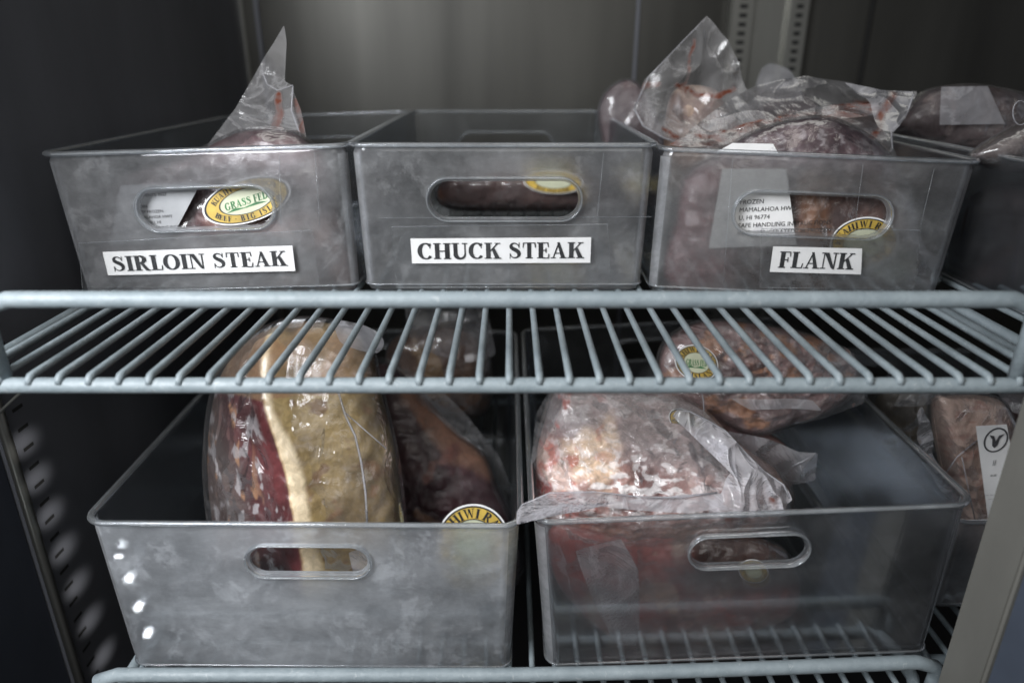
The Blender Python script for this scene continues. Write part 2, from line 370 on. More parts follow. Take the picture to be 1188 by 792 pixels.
class Pl:
    """a small plane in space: origin, x axis, y axis, normal"""
    def __init__(s, o, x, y):
        s.o = Vector(o); s.x = Vector(x).normalized(); s.n = s.x.cross(Vector(y)).normalized(); s.y = s.n.cross(s.x)
    def p(s, x, y, z=0): return s.o + s.x * x + s.y * y + s.n * z
    def put(s, name, geo, mat, parent, lift=0, bend=None):
        V = [s.p(v[0], v[1], (v[2] if len(v) > 2 else 0) + lift + (bend(v[0], v[1]) if bend else 0)) for v in geo[0]]
        return mk(name, V, geo[1], mat, parent, smooth=False)
def grid_geo(poly4, n=14, m=8):
    a, b, c, d = poly4; V = []; Fc = []
    for j in range(m + 1):
        for i in range(n + 1):
            s, t = i / n, j / m
            V.append(tuple((a[k] * (1 - s) + b[k] * s) * (1 - t) + (d[k] * (1 - s) + c[k] * s) * t for k in (0, 1)))
            if i < n and j < m:
                q = j * (n + 1) + i; Fc.append((q, q + 1, q + n + 2, q + n + 1))
    return V, Fc
def disc_geo(rx, ry, n=48, rings=5, r0=0.0):
    V = []; Fc = []
    for j in range(rings + 1):
        r = r0 + (1 - r0) * j / rings
        for i in range(n): a = 2 * math.pi * i / n; V.append((rx * r * math.cos(a), ry * r * math.sin(a)))
    for j in range(rings):
        for i in range(n): Fc.append((j * n + i, (j + 1) * n + i, (j + 1) * n + (i + 1) % n, j * n + (i + 1) % n))
    return V, Fc
# ------------------------------------------------------------------ the cabinet
def setting(o): o['kind'] = 'structure'; return o
YB, XL, XR = 1.19, -.410, 1.15
setting(box('back_wall', (XL - .3, YB, -1.0), (XR + .3, YB + .03, .75), M['steel_back']))
setting(box('left_wall', (XL - .03, .505, -1.0), (XL, YB - .001, .75), M['steel_side']))
setting(box('left_front_wall', (XL - .06, .36, -1.0), (XL - .009, .5035, .75), mat_principled('blue_grey_liner', (.05, .058, .078), .5, .2, .2, 6)))
setting(box('right_wall', (XR, .0, -1.0), (XR + .03, YB - .001, .75), M['steel_side']))
setting(box('ceiling', (XL - .03, .36, .60), (XR + .03, YB - .001, .63), M['steel_side']))
setting(box('floor', (XL - .03, .12, -.93), (XR + .03, YB - .001, -.90), M['floor']))
# seams on the back wall, each a shallow metal channel
def seam(u, v, wdt, mat, label):
    p = PY(u, v, YB); o = box('seam_strip', (p.x - wdt / 2, YB - .006, -.99), (p.x + wdt / 2, YB - .0002, .59), mat, bev=.0015)
    tag(o, label, 'metal strip'); return o
seam(284, 50, .010, M['steel_bright'], 'thin bright vertical strip in the back corner left of the plastic bags')
seam(303, 50, .007, M['steel_side'], 'thin dull vertical strip just beside the bright corner strip on the back wall')
seam(737, 60, .005, M['steel_side'], 'dark vertical joint on the back wall above the middle bin')
seam(1002, 60, .006, M['black'], 'dark vertical joint on the back wall right of the slotted rails')
def slot_rail(xc, w, label, y0, y1):
    t = thing('shelf_rail', (xc, y1, -.95), label, 'shelf rail', 'slotted shelf rails')
    def loc(o): o.location = -t.location; return o
    loc(box('channel', (xc - w / 2, y0, -.95), (xc + w / 2, y1, .58), M['steel_bright'], t, .002))
    geos = []
    for k in range(90):
        z = -.5 + k * .0125
        geos.append(([Vector((xc + a * w * .17, y0 - .0004, z + b * .003)) for a, b in ((-1, -1), (1, -1), (1, 1), (-1, 1))], [(0, 1, 2, 3)]))
    V, Fc = merge(geos); o = loc(mk('slots', V, Fc, M['black'], t, smooth=False)); o['kind'] = 'stuff'
x1 = PY(858, 50, 1.17).x; x2 = PY(922, 50, 1.17).x
slot_rail(x1, .034, 'slotted upright rail on the back wall, the one nearer the peaked plastic bag', 1.168, YB - .0005)
slot_rail(x2, .030, 'slotted upright rail on the back wall, the one nearer the dark joint', 1.168, YB - .0005)
tag(box('joint_cover', (x1 + .0175, 1.178, -.95), (x2 - .0155, YB - .0005, .58), M['steel_bright'], bev=.001), 'pale flat metal cover between the two slotted upright rails', 'metal cover')
# the slotted rail on the left wall, with its bright edge
t = thing('side_rail', (XL, .53, -.95), 'slotted rail with bright rounded edge on the left wall beside the lower bin', 'shelf rail', 'slotted shelf rails')
def rel(o, t=None): o.location = -o.parent.location; return o
rel(tube('bright_edge', [(XL + .001, .503, -.95), (XL + .001, .503, .55)], .0042, M['steel_bright'], t))
geos = []
for k in range(46):
    z = -.75 + k * .0185
    geos.append(([Vector((XL + .0006, .524 + a * .0065, z + b * .0016)) for a, b in ((-1, -1), (1, -1), (1, 1), (-1, 1))], [(0, 1, 2, 3)]))
V, Fc = merge(geos); o = rel(mk('slots', V, Fc, M['black'], t, smooth=False)); o['kind'] = 'stuff'
# soft round pools of lamp light on the left wall
for k in range(7):
    u, v = 27 + 15.5 * k, 515 + 41 * k
    d = ray(u, v); p = d * ((XL + .001) / d.x)
    l = bpy.data.lights.new("led_pool", 'SPOT'); l.energy = 1.0; l.spot_size = R(12); l.spot_blend = 1.0; l.shadow_soft_size = .006; l.color = (1, .97, .93)
    o = bpy.data.objects.new("led_pool", l); S.collection.objects.link(o); o.location = p + Vector((.085, -.10, .02))
    o.rotation_euler = (p - o.location).to_track_quat('-Z', 'Y').to_euler()
# wire hook at the left
tag(tube('wire_hook', [PY(-14, 492, .47), PY(8, 470, .465), PY(27, 452, .46), PY(30, 446, .46), PY(24, 441, .455), PY(10, 438, .45), PY(2, 425, .44), PY(4, 416, .44)], .0011, M['steel_bright'], n=8), 'thin bent silver wire clip under the end of the upper shelf', 'wire clip')
# post at the right, near the camera
t = thing('door_post', (.345, .40, -.9), 'beige vertical door post with a blue grey seal, in front of the lower shelf', 'door post')
rel(box('post_face', (.3245, .361, -.9), (.42, .400, .2), M['post'], t, .002))
rel(box('seal', (.3262, .30, -.9), (.42, .3605, .2), M['gasket'], t, .002))

# ------------------------------------------------------------------ wire shelves
ZD, YF = -.190, .411
def wire_shelf(x0, x1, zdeck, y0, y1, rod_z, label, sp=.0192, xc=0.0, bow=None, guard=True, rr=.0052, posts=True, gin=.0):
    t = thing('wire_shelf', ((x0 + x1) / 2, y0, zdeck), label, 'wire shelf', 'coated wire shelves')
    bz = bow or (lambda x: 0)
    xs = [x0 + (x1 - x0) * i / 24 for i in range(25)]
    cr = .018
    def frame(z, r, nm, yb, dz=0):
        P = [(x0, yb, z), (x0, y0 + cr, z), (x0 + cr * .3, y0 + cr * .3, z), (x0 + cr, y0, z)]
        P = [(p[0], p[1], p[2] + bz(p[0])) for p in P]
        P += [(x, y0, z + bz(x)) for x in xs if x0 + cr < x < x1 - cr]
        Q = [(x1 - cr, y0, z), (x1 - cr * .3, y0 + cr * .3, z), (x1, y0 + cr, z), (x1, yb, z)]
        P += [(p[0], p[1], p[2] + bz(p[0])) for p in Q]
        return rel(tube(nm, P, r, M['coat'], t, 16))
    frame(zdeck - rr * .9, rr, 'front_frame_rod', y1)
    rel(tube('rear_rod', [(x0, y1, zdeck - .004), (x1, y1, zdeck - .004)], .0036, M['coat'], t))
    rel(tube('cross_rod', [(x0, (y0 + y1) / 2 + .05, zdeck - .008), (x1, (y0 + y1) / 2 + .05, zdeck - .008)], .0034, M['coat'], t))
    if guard:
        x0, x1 = x0 + gin, x1 - gin
        P = [(x0 - .004, y0 + .002, zdeck), (x0 - .004, y0 + .001, rod_z - cr), (x0 - .001, y0, rod_z - cr * .3), (x0 + cr * .8, y0, rod_z)]
        P += [(x, y0, rod_z) for x in xs if x0 + cr < x < x1 - cr]
        P += [(x1 - cr * .8, y0, rod_z), (x1 + .001, y0, rod_z - cr * .3), (x1 + .004, y0 + .001, rod_z - cr), (x1 + .004, y0 + .002, zdeck)]
        rel(tube('guard_rod', [(p[0], p[1], p[2] + bz(p[0])) for p in P], rr * 1.03, M['coat'], t, 16))
    if guard: x0, x1 = x0 - gin, x1 + gin
    n0 = math.ceil((x0 + .008 - xc) / sp); n1 = math.floor((x1 - .008 - xc) / sp)
    src = None
    for k in range(n0, n1 + 1):
        x = xc + k * sp; dz = bz(x)
        if src is None or bow:
            src = rel(tube('wire', [(x, y0 - .0036, zdeck - .0022 + dz), (x, y0 - .0026, zdeck + .0008 + dz), (x, y0 - .0004, zdeck + .0022 + dz), (x, y0 + .004, zdeck + .0024 + dz), (x, y0 + .05, zdeck + .002 + dz), (x, (y0 + y1) / 2, zdeck + .0005 + dz), (x, y1, zdeck + .0005)], .0025, M['coat'], t, 8)); sx = x
        else:
            c = src.copy(); S.collection.objects.link(c); c.parent = t; c.location = src.location + Vector((x - sx, 0, random.uniform(-.0003, .0003)))
    return t
XS = (591 - CU) / F_PX * .45
wire_shelf(-.360, .362, ZD, YF, .99, -.1365, 'upper pale blue wire shelf carrying the three labelled clear bins', xc=XS, gin=.038)
_s = [o for o in S.collection.objects if o.name.startswith('wire_shelf')][-1]
_p = PY(574, 447, .409) - _s.location
mk('frost_drop', *tube_geo([_p + Vector((k * .0012, 0, -.0006 * (1 - abs(k) / 3))) for k in range(-3, 4)], [.0006, .0014, .002, .0023, .002, .0014, .0006], 10), M['paper_dull'], _s)
wire_shelf(.379, 1.05, ZD, .45, 1.02, -.1305, 'upper wire shelf behind the right end of the labelled bins', guard=False, rr=.0045)
bow = lambda x: .0135 * max(0, (x + .02) / .34) ** 1.5
ZL = -.474
wire_shelf(-.318, .328, ZL, YF, .95, -.4425, 'lower pale blue wire shelf under the two large bins', xc=XS, bow=bow, posts=False)
wire_shelf(.352, 1.02, ZL - .01, .47, 1.02, -.43, 'lower wire shelf under the bin of wrapped fish behind the door post', guard=False, rr=.0045)

# ------------------------------------------------------------------ bins
def rrect(w, d, r, z, seg=7):
    P = []
    for cx, cy, a0 in ((w / 2 - r, d - r, 0), (-w / 2 + r, d - r, 90), (-w / 2 + r, r, 180), (w / 2 - r, r, 270)):
        for i in range(seg + 1):
            a = R(a0 + 90 * i / seg); P.append(Vector((cx + r * math.cos(a), cy + r * math.sin(a), z)))
    return P
def stadium(w, h, n=12):
    P = []; r = h / 2
    for cx, a0 in ((w / 2 - r, -90), (-w / 2 + r, 90)):
        for i in range(n + 1): a = R(a0 + 180 * i / n); P.append((cx + r * math.cos(a), r * math.sin(a)))
    return P
def make_bin(w, d, h, label, hole=(.125, .030, 0, -.04), rc=.012, taper=.003, mats=('bin', 'bin_side'), group='clear plastic storage bins', hr=.55, back_hole=True, name='storage_bin'):
    """origin: centre of the front rim edge line, top; z down to -h. hole: width, height, x, z below the rim"""
    t = thing(name, (0, 0, 0), label, 'storage bin', group)
    th = .0022; rings = []
    prof = [(0, -h, taper), (0, -h * .5, taper * .5), (0, 0, 0), (th, 0, 0), (th, -h * .5, taper * .5), (th, -h + th, taper)]
    V = []; Fc = []; n = None
    # bottom edge rounded
    outer = [(-h, taper + .006), (-h + .0018, taper + .0022), (-h + .006, taper)] + [(-h + (h - .006) * k / 4, taper * (1 - k / 4)) for k in range(1, 5)]
    inner = [(0, th)] + [(-h + .006 + (h - .006) * k / 4, taper * (1 - k / 4) + th) for k in (3, 2, 1, 0)] + [(-h + th + .001, taper + th + .004)]
    for z, ins in outer + inner:
        P = rrect(w - 2 * ins, d - 2 * ins, max(.003, rc - ins * .6), z); n = len(P); V += [p + Vector((0, ins, 0)) for p in P]
    K = len(outer) + len(inner)
    for j in range(K - 1):
        for i in range(n): Fc.append((j * n + i, j * n + (i + 1) % n, (j + 1) * n + (i + 1) % n, (j + 1) * n + i))
    Fc.append(tuple(range(n))[::-1]); Fc.append(tuple(range((K - 1) * n, K * n)))
    body = mk('bin_wall', V, Fc, M[mats[0]], t, smooth=False); body.data.materials.append(M[mats[1]]); body.data.materials.append(M['bin_corner'])
    sharpen(body.data, 30)
    hw, hh, hx, hz_ = hole
    st = stadium(hw, hh)
    CV = [(x + hx, -.02, z + hz_) for x, z in st] + [(x + hx, (d + .02) if back_hole else .03, z + hz_) for x, z in st]; m = len(st)
    CF = [tuple(range(m)), tuple(range(m, 2 * m))[::-1]] + [(i, i + m, (i + 1) % m + m, (i + 1) % m) for i in range(m)]
    cut = mk('cutter', CV, CF, M['black'], None, smooth=False); sharpen(cut.data, 30)
    md = body.modifiers.new('cut', 'BOOLEAN'); md.operation = 'DIFFERENCE'; md.object = cut; md.solver = 'EXACT'
    dg = bpy.context.evaluated_depsgraph_get(); me = bpy.data.meshes.new_from_object(body.evaluated_get(dg))
    body.modifiers.remove(md); body.data = me; sharpen(me, 30)
    for p in me.polygons: p.material_index = 0 if (abs(p.normal.y) > .8 and p.center.y < .03) or p.center.y < .008 else 1
    for p in me.polygons:
        if p.center.y < rc and .35 < abs(p.normal.x) < .97 and abs(p.normal.z) < .3: p.material_index = 2
    bpy.data.objects.remove(cut)
    wn = body.modifiers.new('flat_faces', 'WEIGHTED_NORMAL'); wn.keep_sharp = True; wn.weight = 100
    # rolled rim, and a raised ring round each hand hole
    P = rrect(w + .002, d + .002, rc + .001, 0.0005)
    V, Fc = tube_geo([p - Vector((0, .001, 0)) for p in P], .0026, 10, True, .8)
    mk('rim', V, Fc, M['bin_rim'], t)
    for yy in ((-.0012, d + .0012) if back_hole else (-.0012,)):
        st2 = stadium(hw + .0052, hh + .0052, 16)
        mk('handle_ring', *tube_geo([(x + hx, yy + taper * .3 * (1 if yy < 0 else -1), z + hz_) for x, z in st2], .0032, 12, True, .38), M['bin_rim'], t)
    # shallow step moulded near the foot
    P = rrect(w - 2 * taper + .0006, d - 2 * taper, rc - taper * .6, -h + .007)
    mk('foot_ring', *tube_geo([p + Vector((0, taper - .0003, 0)) for p in P], .0011, 6, True), M['bin_rim'], t)
    return t
def place(t, loc, rz=0, ry=0):
    t.location = loc; t.rotation_euler = (0, ry, rz); return t
def on_bin(t, w, pxquad, Y):
    pass
def wallpt(t, u, v, lift=0.0):
    """where the sight line of a photo pixel meets the bin's front wall, in the bin's own coordinates"""
    mi = t.matrix_basis.inverted() if False else (Matrix.Translation(t.location) @ t.rotation_euler.to_matrix().to_4x4()).inverted()
    o = mi @ Vector((0, 0, 0)); d = (mi.to_3x3() @ ray(u, v)); k = (-lift - o.y) / d.y; return o + d * k
def bin_label(t, s, quad, th, tape, shear=0.0, center=None, creases=()):
    q = [wallpt(t, *p) for p in quad]; tb = [wallpt(t, *p) for p in tape]
    lab = mk('paper_label', *(lambda g: ([(v[0], -.0022, v[1]) for v in g[0]], g[1]))(grid_geo([(p.x, p.z) for p in q], 1, 1)), M['paper'], t, smooth=False)
    V, Fc, L = text_geo(s, 1.0, shear)
    wq = (q[1] - q[0]); Lw = wq.length; ex = wq / Lw; hq = (q[0] - q[3]); ez = hq.normalized(); H = th * hq.length
    c = (q[0] + q[1] + q[2] + q[3]) / 4; sx = Lw * .93 / L if center is None else Lw * center / L
    mk('lettering', [c + ex * (v[0] * sx) + ez * (v[1] * H) + Vector((0, -.0026 - v[2] * .1, 0)) for v in V], Fc, M['ink'], lab, smooth=False)
    g = grid_geo([(p.x, p.z) for p in tb], 30, 10)
    mk('clear_tape', [(v[0], -.0033 - .0004 * nz(v[0], v[1], 0, 60), v[1]) for v in g[0]], g[1], M['tape'], t)
    e = [Vector((p.x, -.0035, p.z)) for p in tb]
    for u0, v0, u1, v1 in creases:
        a, b = wallpt(t, u0, v0), wallpt(t, u1, v1)
        mk('old_tape_edge', *tube_geo([Vector((a.x, -.0024, a.z)), Vector((b.x, -.0024, b.z))], .0002, 5), M['bin_rim'], t)
    mk('tape_edge', *tube_geo([e[0], e[1], e[2], e[3]], .0003, 5, True), M['bin_rim'], t)

BW, BL, BH = .247, .40, .1245
b1 = place(make_bin(BW, BL, BH, 'clear bin with paper label reading SIRLOIN STEAK', (.111, .0312, .0015, -.047)), (-.2555, .585, -.0677), ry=R(-1.7))
b2 = place(make_bin(BW, BL, BH, 'nearly empty clear bin with paper label reading CHUCK STEAK', (.123, .0300, .001, -.0435)), (-.0045, .585, -.0637))
b3 = place(make_bin(.256, BL, BH - .002, 'clear bin full of bagged meat with paper label reading FLANK', (.126, .0315, .001, -.0475), mats=('bin_mid', 'bin_side')), (.2522, .580, -.0715), rz=R(-1.0), ry=R(2.2))
b4 = place(make_bin(.25, BL, BH - .006, 'clear bin at the right end of the upper shelf, holding dark bagged meat', (.123, .030, 0, -.044)), (.527, .50, -.0735), ry=R(.3))
bin_label(b1, 'SIRLOIN STEAK', [(120.5, 291.5), (340, 284), (343.5, 313.5), (127, 318.5)], .64, [(94, 281), (363, 266), (372, 331), (98, 333)], creases=[(325, 180, 327, 262), (366, 176, 372, 262)])
bin_label(b2, 'CHUCK STEAK', [(476.5, 276), (685.5, 274.5), (684.5, 304), (478.5, 304.8)], .64, [(455, 262), (704, 259), (708, 331), (461, 332)], creases=[(700, 176, 692, 256), (440, 252, 755, 251)])
bin_label(b3, 'FLANK', [(896, 285), (999, 287.5), (997.5, 317.5), (892, 314.5)], .64, [(882, 264), (1066, 266), (1058, 335), (880, 332)], .02, center=.86, creases=[(849, 184, 838, 330), (1000, 190, 990, 262), (1082, 195, 1066, 262)])

LW, LL, LH = .3235, .40, .151
c1 = place(make_bin(LW, LL, LH, 'large cloudy clear bin on the lower shelf holding a fat covered roast', (.090, .0245, .001, -.034), rc=.014, taper=.005, mats=('bin_bright', 'bin_side')), (-.1535, .436, -.3205), ry=R(.5))
c2 = place(make_bin(LW, LL, LH + .001, 'large clear bin on the lower shelf with white bag film hanging over its rim', (.086, .0245, .0, -.034), rc=.014, taper=.005, mats=('bin_faint', 'bin_side')), (.1805, .436, -.311), ry=R(-2.8))
c3 = place(make_bin(.25, .38, .098, 'low clear bin behind the door post, holding wrapped fish', (.09, .026, -.03, -.035)), (.505, .50, -.365))

# ------------------------------------------------------------------ packages of meat
def resample(poly, n, smooth=2):
    P = [Vector((p[0], p[1])) for p in poly]; N = len(P); out = []
    # Catmull-Rom, then even spacing in angle-free arc length
    fine = []
    for i in range(N):
        a, b, c, d = P[i - 1], P[i], P[(i + 1) % N], P[(i + 2) % N]
        for k in range(12):
            t = k / 12
            cr = .5 * ((2 * b) + (c - a) * t + (2 * a - 5 * b + 4 * c - d) * t * t + (3 * b - a - 3 * c + d) * t ** 3)
            li = b.lerp(c, t); fine.append(cr * smooth / 2 + li * (1 - smooth / 2))
    Ls = [0]
    for i in range(len(fine)): Ls.append(Ls[-1] + (fine[(i + 1) % len(fine)] - fine[i]).length)
    j = 0
    for k in range(n):
        s = Ls[-1] * k / n
        while Ls[j + 1] < s: j += 1
        f = (s - Ls[j]) / max(1e-9, Ls[j + 1] - Ls[j]); out.append(fine[j].lerp(fine[(j + 1) % len(fine)], f))
    return out
def inpoly(x, y, poly):
    c = False; n = len(poly); j = n - 1
    for i in range(n):
        xi, yi = poly[i]; xj, yj = poly[j]
        if (yi > y) != (yj > y) and x < (xj - xi) * (y - yi) / (yj - yi) + xi: c = not c
        j = i
    return c
def segd(x, y, a, b):
    dx, dy = b[0] - a[0], b[1] - a[1]; t = max(0, min(1, ((x - a[0]) * dx + (y - a[1]) * dy) / (dx * dx + dy * dy + 1e-9)))
    return math.hypot(x - a[0] - t * dx, y - a[1] - t * dy)
def lined(x, y, pts): return min(segd(x, y, pts[i], pts[i + 1]) for i in range(len(pts) - 1))
def mixc(a, b, t):
    t = max(0, min(1, t)); return tuple(a[i] * (1 - t) + b[i] * t for i in range(3))
def sm(a, b, x):
    t = max(0, min(1, (x - a) / (b - a))); return t * t * (3 - 2 * t)
NRM = Vector((0, -.97, .24)).normalized()
def lump(name, outline, Yf, thick, back, tone, mat, parent=None, cen=None, n=190, rings=64, prof=2.6, rough=.10, rs=28, seed=0, jag=0, extra=None, smooth=2, nrm=NRM):
    """a rounded body whose outline runs through the given photo pixels at depth Yf(u,v)"""
    O = resample(outline, n, smooth); c = Vector(cen) if cen else sum(O, Vector((0, 0))) / n
    V = []; Cc = []; Fc = []
    def surf(sgn, th):
        base = len(V)
        for j in range(rings + 1):
            r = (j / rings) ** .8
            for i in range(n):
                if j == 0 and i: continue
                jj = 1 + jag * nz(i * .35, seed, 0, 1) if jag else 1
                p = c + (O[i] - c) * r * jj
                w = PY(p.x, p.y, Yf(p.x, p.y))
                q = (1 - r ** prof) ** (1 / 2.1) if r < 1 else 0
                k = nz(w.x + seed, w.y, w.z * 1.3, rs, 3)
                h = th * q * (1 + rough * 1.6 * k) + th * rough * .5 * q * nz(w.x + seed, w.y + 3, w.z, rs * 3.5, 3)
                if extra and sgn > 0: h += extra(p.x, p.y) * min(1, q * 1.6)
                V.append(w + nrm * (h * sgn)); Cc.append(tone(p.x, p.y, w))
        return base
    b0 = surf(1, thick)
    def idx(b, j, i): return b if j == 0 else b + 1 + (j - 1) * n + i % n
    for i in range(n): Fc.append((idx(b0, 0, 0), idx(b0, 1, i + 1), idx(b0, 1, i)))
    for j in range(1, rings):
        for i in range(n): Fc.append((idx(b0, j, i), idx(b0, j, i + 1), idx(b0, j + 1, i + 1), idx(b0, j + 1, i)))
    b1_ = len(V); rg2 = 12; rings_s = rings
    # back half, coarser, sharing the rim ring
    for j in range(rg2):
        r = j / rg2
        for i in range(n):
            if j == 0 and i: continue
            p = c + (O[i] - c) * r; w = PY(p.x, p.y, Yf(p.x, p.y)); q = (1 - r ** prof) ** .5
            V.append(w - nrm * (back * q * (1 + rough * nz(w.x, w.y, w.z, rs, 2)))); Cc.append(tone(p.x, p.y, w))
    for i in range(n): Fc.append((idx(b1_, 0, 0), idx(b1_, 1, i), idx(b1_, 1, i + 1)))
    for j in range(1, rg2 - 1):
        for i in range(n): Fc.append((idx(b1_, j, i), idx(b1_, j + 1, i), idx(b1_, j + 1, i + 1), idx(b1_, j, i + 1)))
    for i in range(n): Fc.append((idx(b1_, rg2 - 1, i), idx(b0, rings, i), idx(b0, rings, i + 1), idx(b1_, rg2 - 1, i + 1)))
    if parent: V = [v - parent.location for v in V]
    return mk(name, V, Fc, mat, parent, attrs={'tone': ('FLOAT_COLOR', Cc)})
def wrap(parent, outline, Yf, thick, back, mat, smear=None, n=150, rings=50, prof=2.4, off=.003, crk=.0022, rs=40, seed=5, grow=1.03, cen=None, smooth=2, stretch=(1, 1), nrm=NRM):
    """tight bag round a lump: same outline a little larger, creased"""
    O = resample(outline, n, smooth); c = Vector(cen) if cen else sum(O, Vector((0, 0))) / n
    V = []; Sm = []; Fc = []
    for sgn, th, rg in ((1, thick, rings), (-1, back, 14)):
        b = len(V)
        for j in range(rg + 1):
            r = (j / rg) ** .85
            for i in range(n):
                p = c + (O[i] - c) * r * grow; w = PY(p.x, p.y, Yf(p.x, p.y)); q = (1 - r ** prof) ** (1 / 2.1) if r < 1 else 0
                rid = 1 - abs(nz(w.x * stretch[0] + seed, w.y, w.z * stretch[1], rs, 2)) * 2.2
                k = nz(w.x + seed - 5, w.y, w.z * 1.3, 28, 3)
                h = (th * (1 + .10 * k) + off) * q + crk * rid * (.35 + .65 * q)
                V.append(w + nrm * (h * sgn)); Sm.append(smear(p.x, p.y, w) if smear else 0.0)
        for j in range(rg):
            for i in range(n):
                a, bb, cc, dd = b + j * n + i, b + j * n + (i + 1) % n, b + (j + 1) * n + (i + 1) % n, b + (j + 1) * n + i
                Fc.append((a, bb, cc, dd) if sgn < 0 else (a, dd, cc, bb))
    V = [v - parent.location for v in V]
    return mk('bag_film', V, Fc, mat, parent, attrs={'smear': ('FLOAT', Sm)})
def sheet(name, outline, Yf, mat, parent, wav=.006, rs=22, seed=1, smear=None, n=130, rings=34, smooth=.6, stretch=(1, 1), cen=None, fold=None):
    """loose bag film spanning an outline, crumpled in depth"""
    O = resample(outline, n, smooth); c = Vector(cen) if cen else sum(O, Vector((0, 0))) / n
    V = []; Sm = []; Fc = []
    for j in range(rings + 1):
        for i in range(n):
            p = c + (O[i] - c) * (j / rings); w = PY(p.x, p.y, Yf(p.x, p.y))
            a = 1 - 2 * abs(nz(w.x * stretch[0] + seed, w.y, w.z * stretch[1], rs, 2)); b = nz(w.x + seed, w.y + 2, w.z, rs * .5, 2)
            d = wav * (a * .6 + b) + (fold(p.x, p.y) if fold else 0)
            V.append(w + NRM * d + Vector((0, 0, .0)) - parent.location); Sm.append(smear(p.x, p.y, w) if smear else 0.0)
    for j in range(rings):
        for i in range(n): Fc.append((j * n + i, (j + 1) * n + i, (j + 1) * n + (i + 1) % n, j * n + (i + 1) % n))
    return mk(name, V, Fc, mat, parent, attrs={'smear': ('FLOAT', Sm)})
def seal(parent, pts, Yf, w=.0009, name='seal_edge', mat='film_thick'):
    V = [PY(u, v, Yf(u, v)) - parent.location for u, v in pts]
    return mk(name, *tube_geo(V, w, 7), M[mat], parent)
def const(y): return lambda u, v: y
def lin(v0, y0, v1, y1, ku=0, u0=0): return lambda u, v: y0 + (y1 - y0) * (v - v0) / (v1 - v0) + ku * (u - u0)
def package(label, outline, Y, group='bags of frozen meat'):
    us = [p[0] for p in outline]; vs = [p[1] for p in outline]; u, v = sum(us) / len(us), max(vs)
    return thing('meat_package', PY(u, v, Y), label, 'bagged meat', group)
def px_plane(c, Y, ux, uy, tilt=0.0):
    """plane at photo pixel c, depth Y; ux and uy: pixels giving the directions of its x and y axes"""
    o = PY(*c, Y); x = PY(*ux, Y) - o; y = PY(*uy, Y + tilt) - o
    return Pl(o, x, y), x.length, y.length
def sticker(parent, c, Y, ux, uy, tilt=0.0, top='RANCH', mid=True, bend=None, bottom='BIG ISLAND', big=1.0):
    """oval brand sticker: white edge, dark line, gold band with curved words, cream middle"""
    P, rx, ry = px_plane(c, Y, ux, uy, tilt); P.o = P.o - parent.location
    bf = (lambda x, y: -bend * ((x / rx) ** 2)) if bend else None
    st = P.put('sticker', disc_geo(rx, ry), M['paper'], parent, .0002, bf)
    P.put('dark_border', disc_geo(rx * .955, ry * .945, 48, 1, .95), M['ink'], st, .0004, bf)
    P.put('gold_band', disc_geo(rx * .925, ry * .91, 48, 4, .55), M['gold'], st, .0003, bf)
    P.put('centre_field', disc_geo(rx * .60, ry * .56), M['cream'], st, .0004, bf)
    P.put('centre_line', disc_geo(rx * .62, ry * .58, 48, 1, .95), M['ink'], st, .0006, bf)
    h = ry * .27 * big
    P.put('curved_lettering', merge([arc_text('KUAHIWI ' + top, h, rx * .76, ry * .73, math.pi / 2, track=.04), arc_text(bottom, h, rx * .76, ry * .73, -math.pi / 2, True, track=.06)]), M['ink'], st, .0006, bf)
    if mid:
        g = text_geo('GRASS FED', ry * .34, .15); k = rx * .98 / g[2]
        P.put('green_lettering', ([(v[0] * k, v[1], v[2]) for v in g[0]], g[1]), M['green'], st, .0007, bf)
        P.put('green_hills', ([(-.5 * rx, -.28 * ry), (.45 * rx, -.30 * ry), (.2 * rx, -.18 * ry), (-.1 * rx, -.26 * ry), (-.3 * rx, -.17 * ry)], [(0, 1, 2, 3, 4)]), M['green'], st, .0008, bf)
    return st

RED, DRED, PUR = (.085, .017, .022), (.035, .010, .013), (.075, .040, .052)
FATC, YFAT, BRN = (.50, .37, .22), (.27, .215, .105), (.13, .065, .035)
def meat_tone(base, alt, fat, fs=18, fth=.35, seed=0):
    def f(u, v, w):
        a = nz(w.x + seed, w.y, w.z, 22, 3); b = nz(w.x + seed + 4, w.y, w.z * .6, fs, 4)
        c = mixc(base, alt, .5 + a); return mixc(c, fat, sm(fth, fth + .22, b))
    return f
def add_label(parent, quad, Y, lines, size, at, mat='paper_dull', tilt=None, logo=False, lname='price_label', inkm='ink_soft'):
    Yq = Y if callable(Y) else const(Y)
    q = [PY(u, v, Yq(u, v)) - parent.location for u, v in quad]
    P = Pl(q[3], q[2] - q[3], q[0] - q[3])
    loc2 = [((p - P.o).dot(P.x), (p - P.o).dot(P.y)) for p in q]
    g = grid_geo([loc2[3], loc2[2], loc2[1], loc2[0]], 8, 8)
    lab = P.put(lname, g, M[mat], parent)
    if lines:
        a = PY(*at, Yq(*at)) - parent.location; ax, ay = (a - P.o).dot(P.x), (a - P.o).dot(P.y)
        G = font_geo(lines, size)
        P.put('printed_text', ([(v[0] + ax, v[1] + ay, 0) for v in G[0]], G[1]), M[inkm], lab, .0004)
    return lab, P

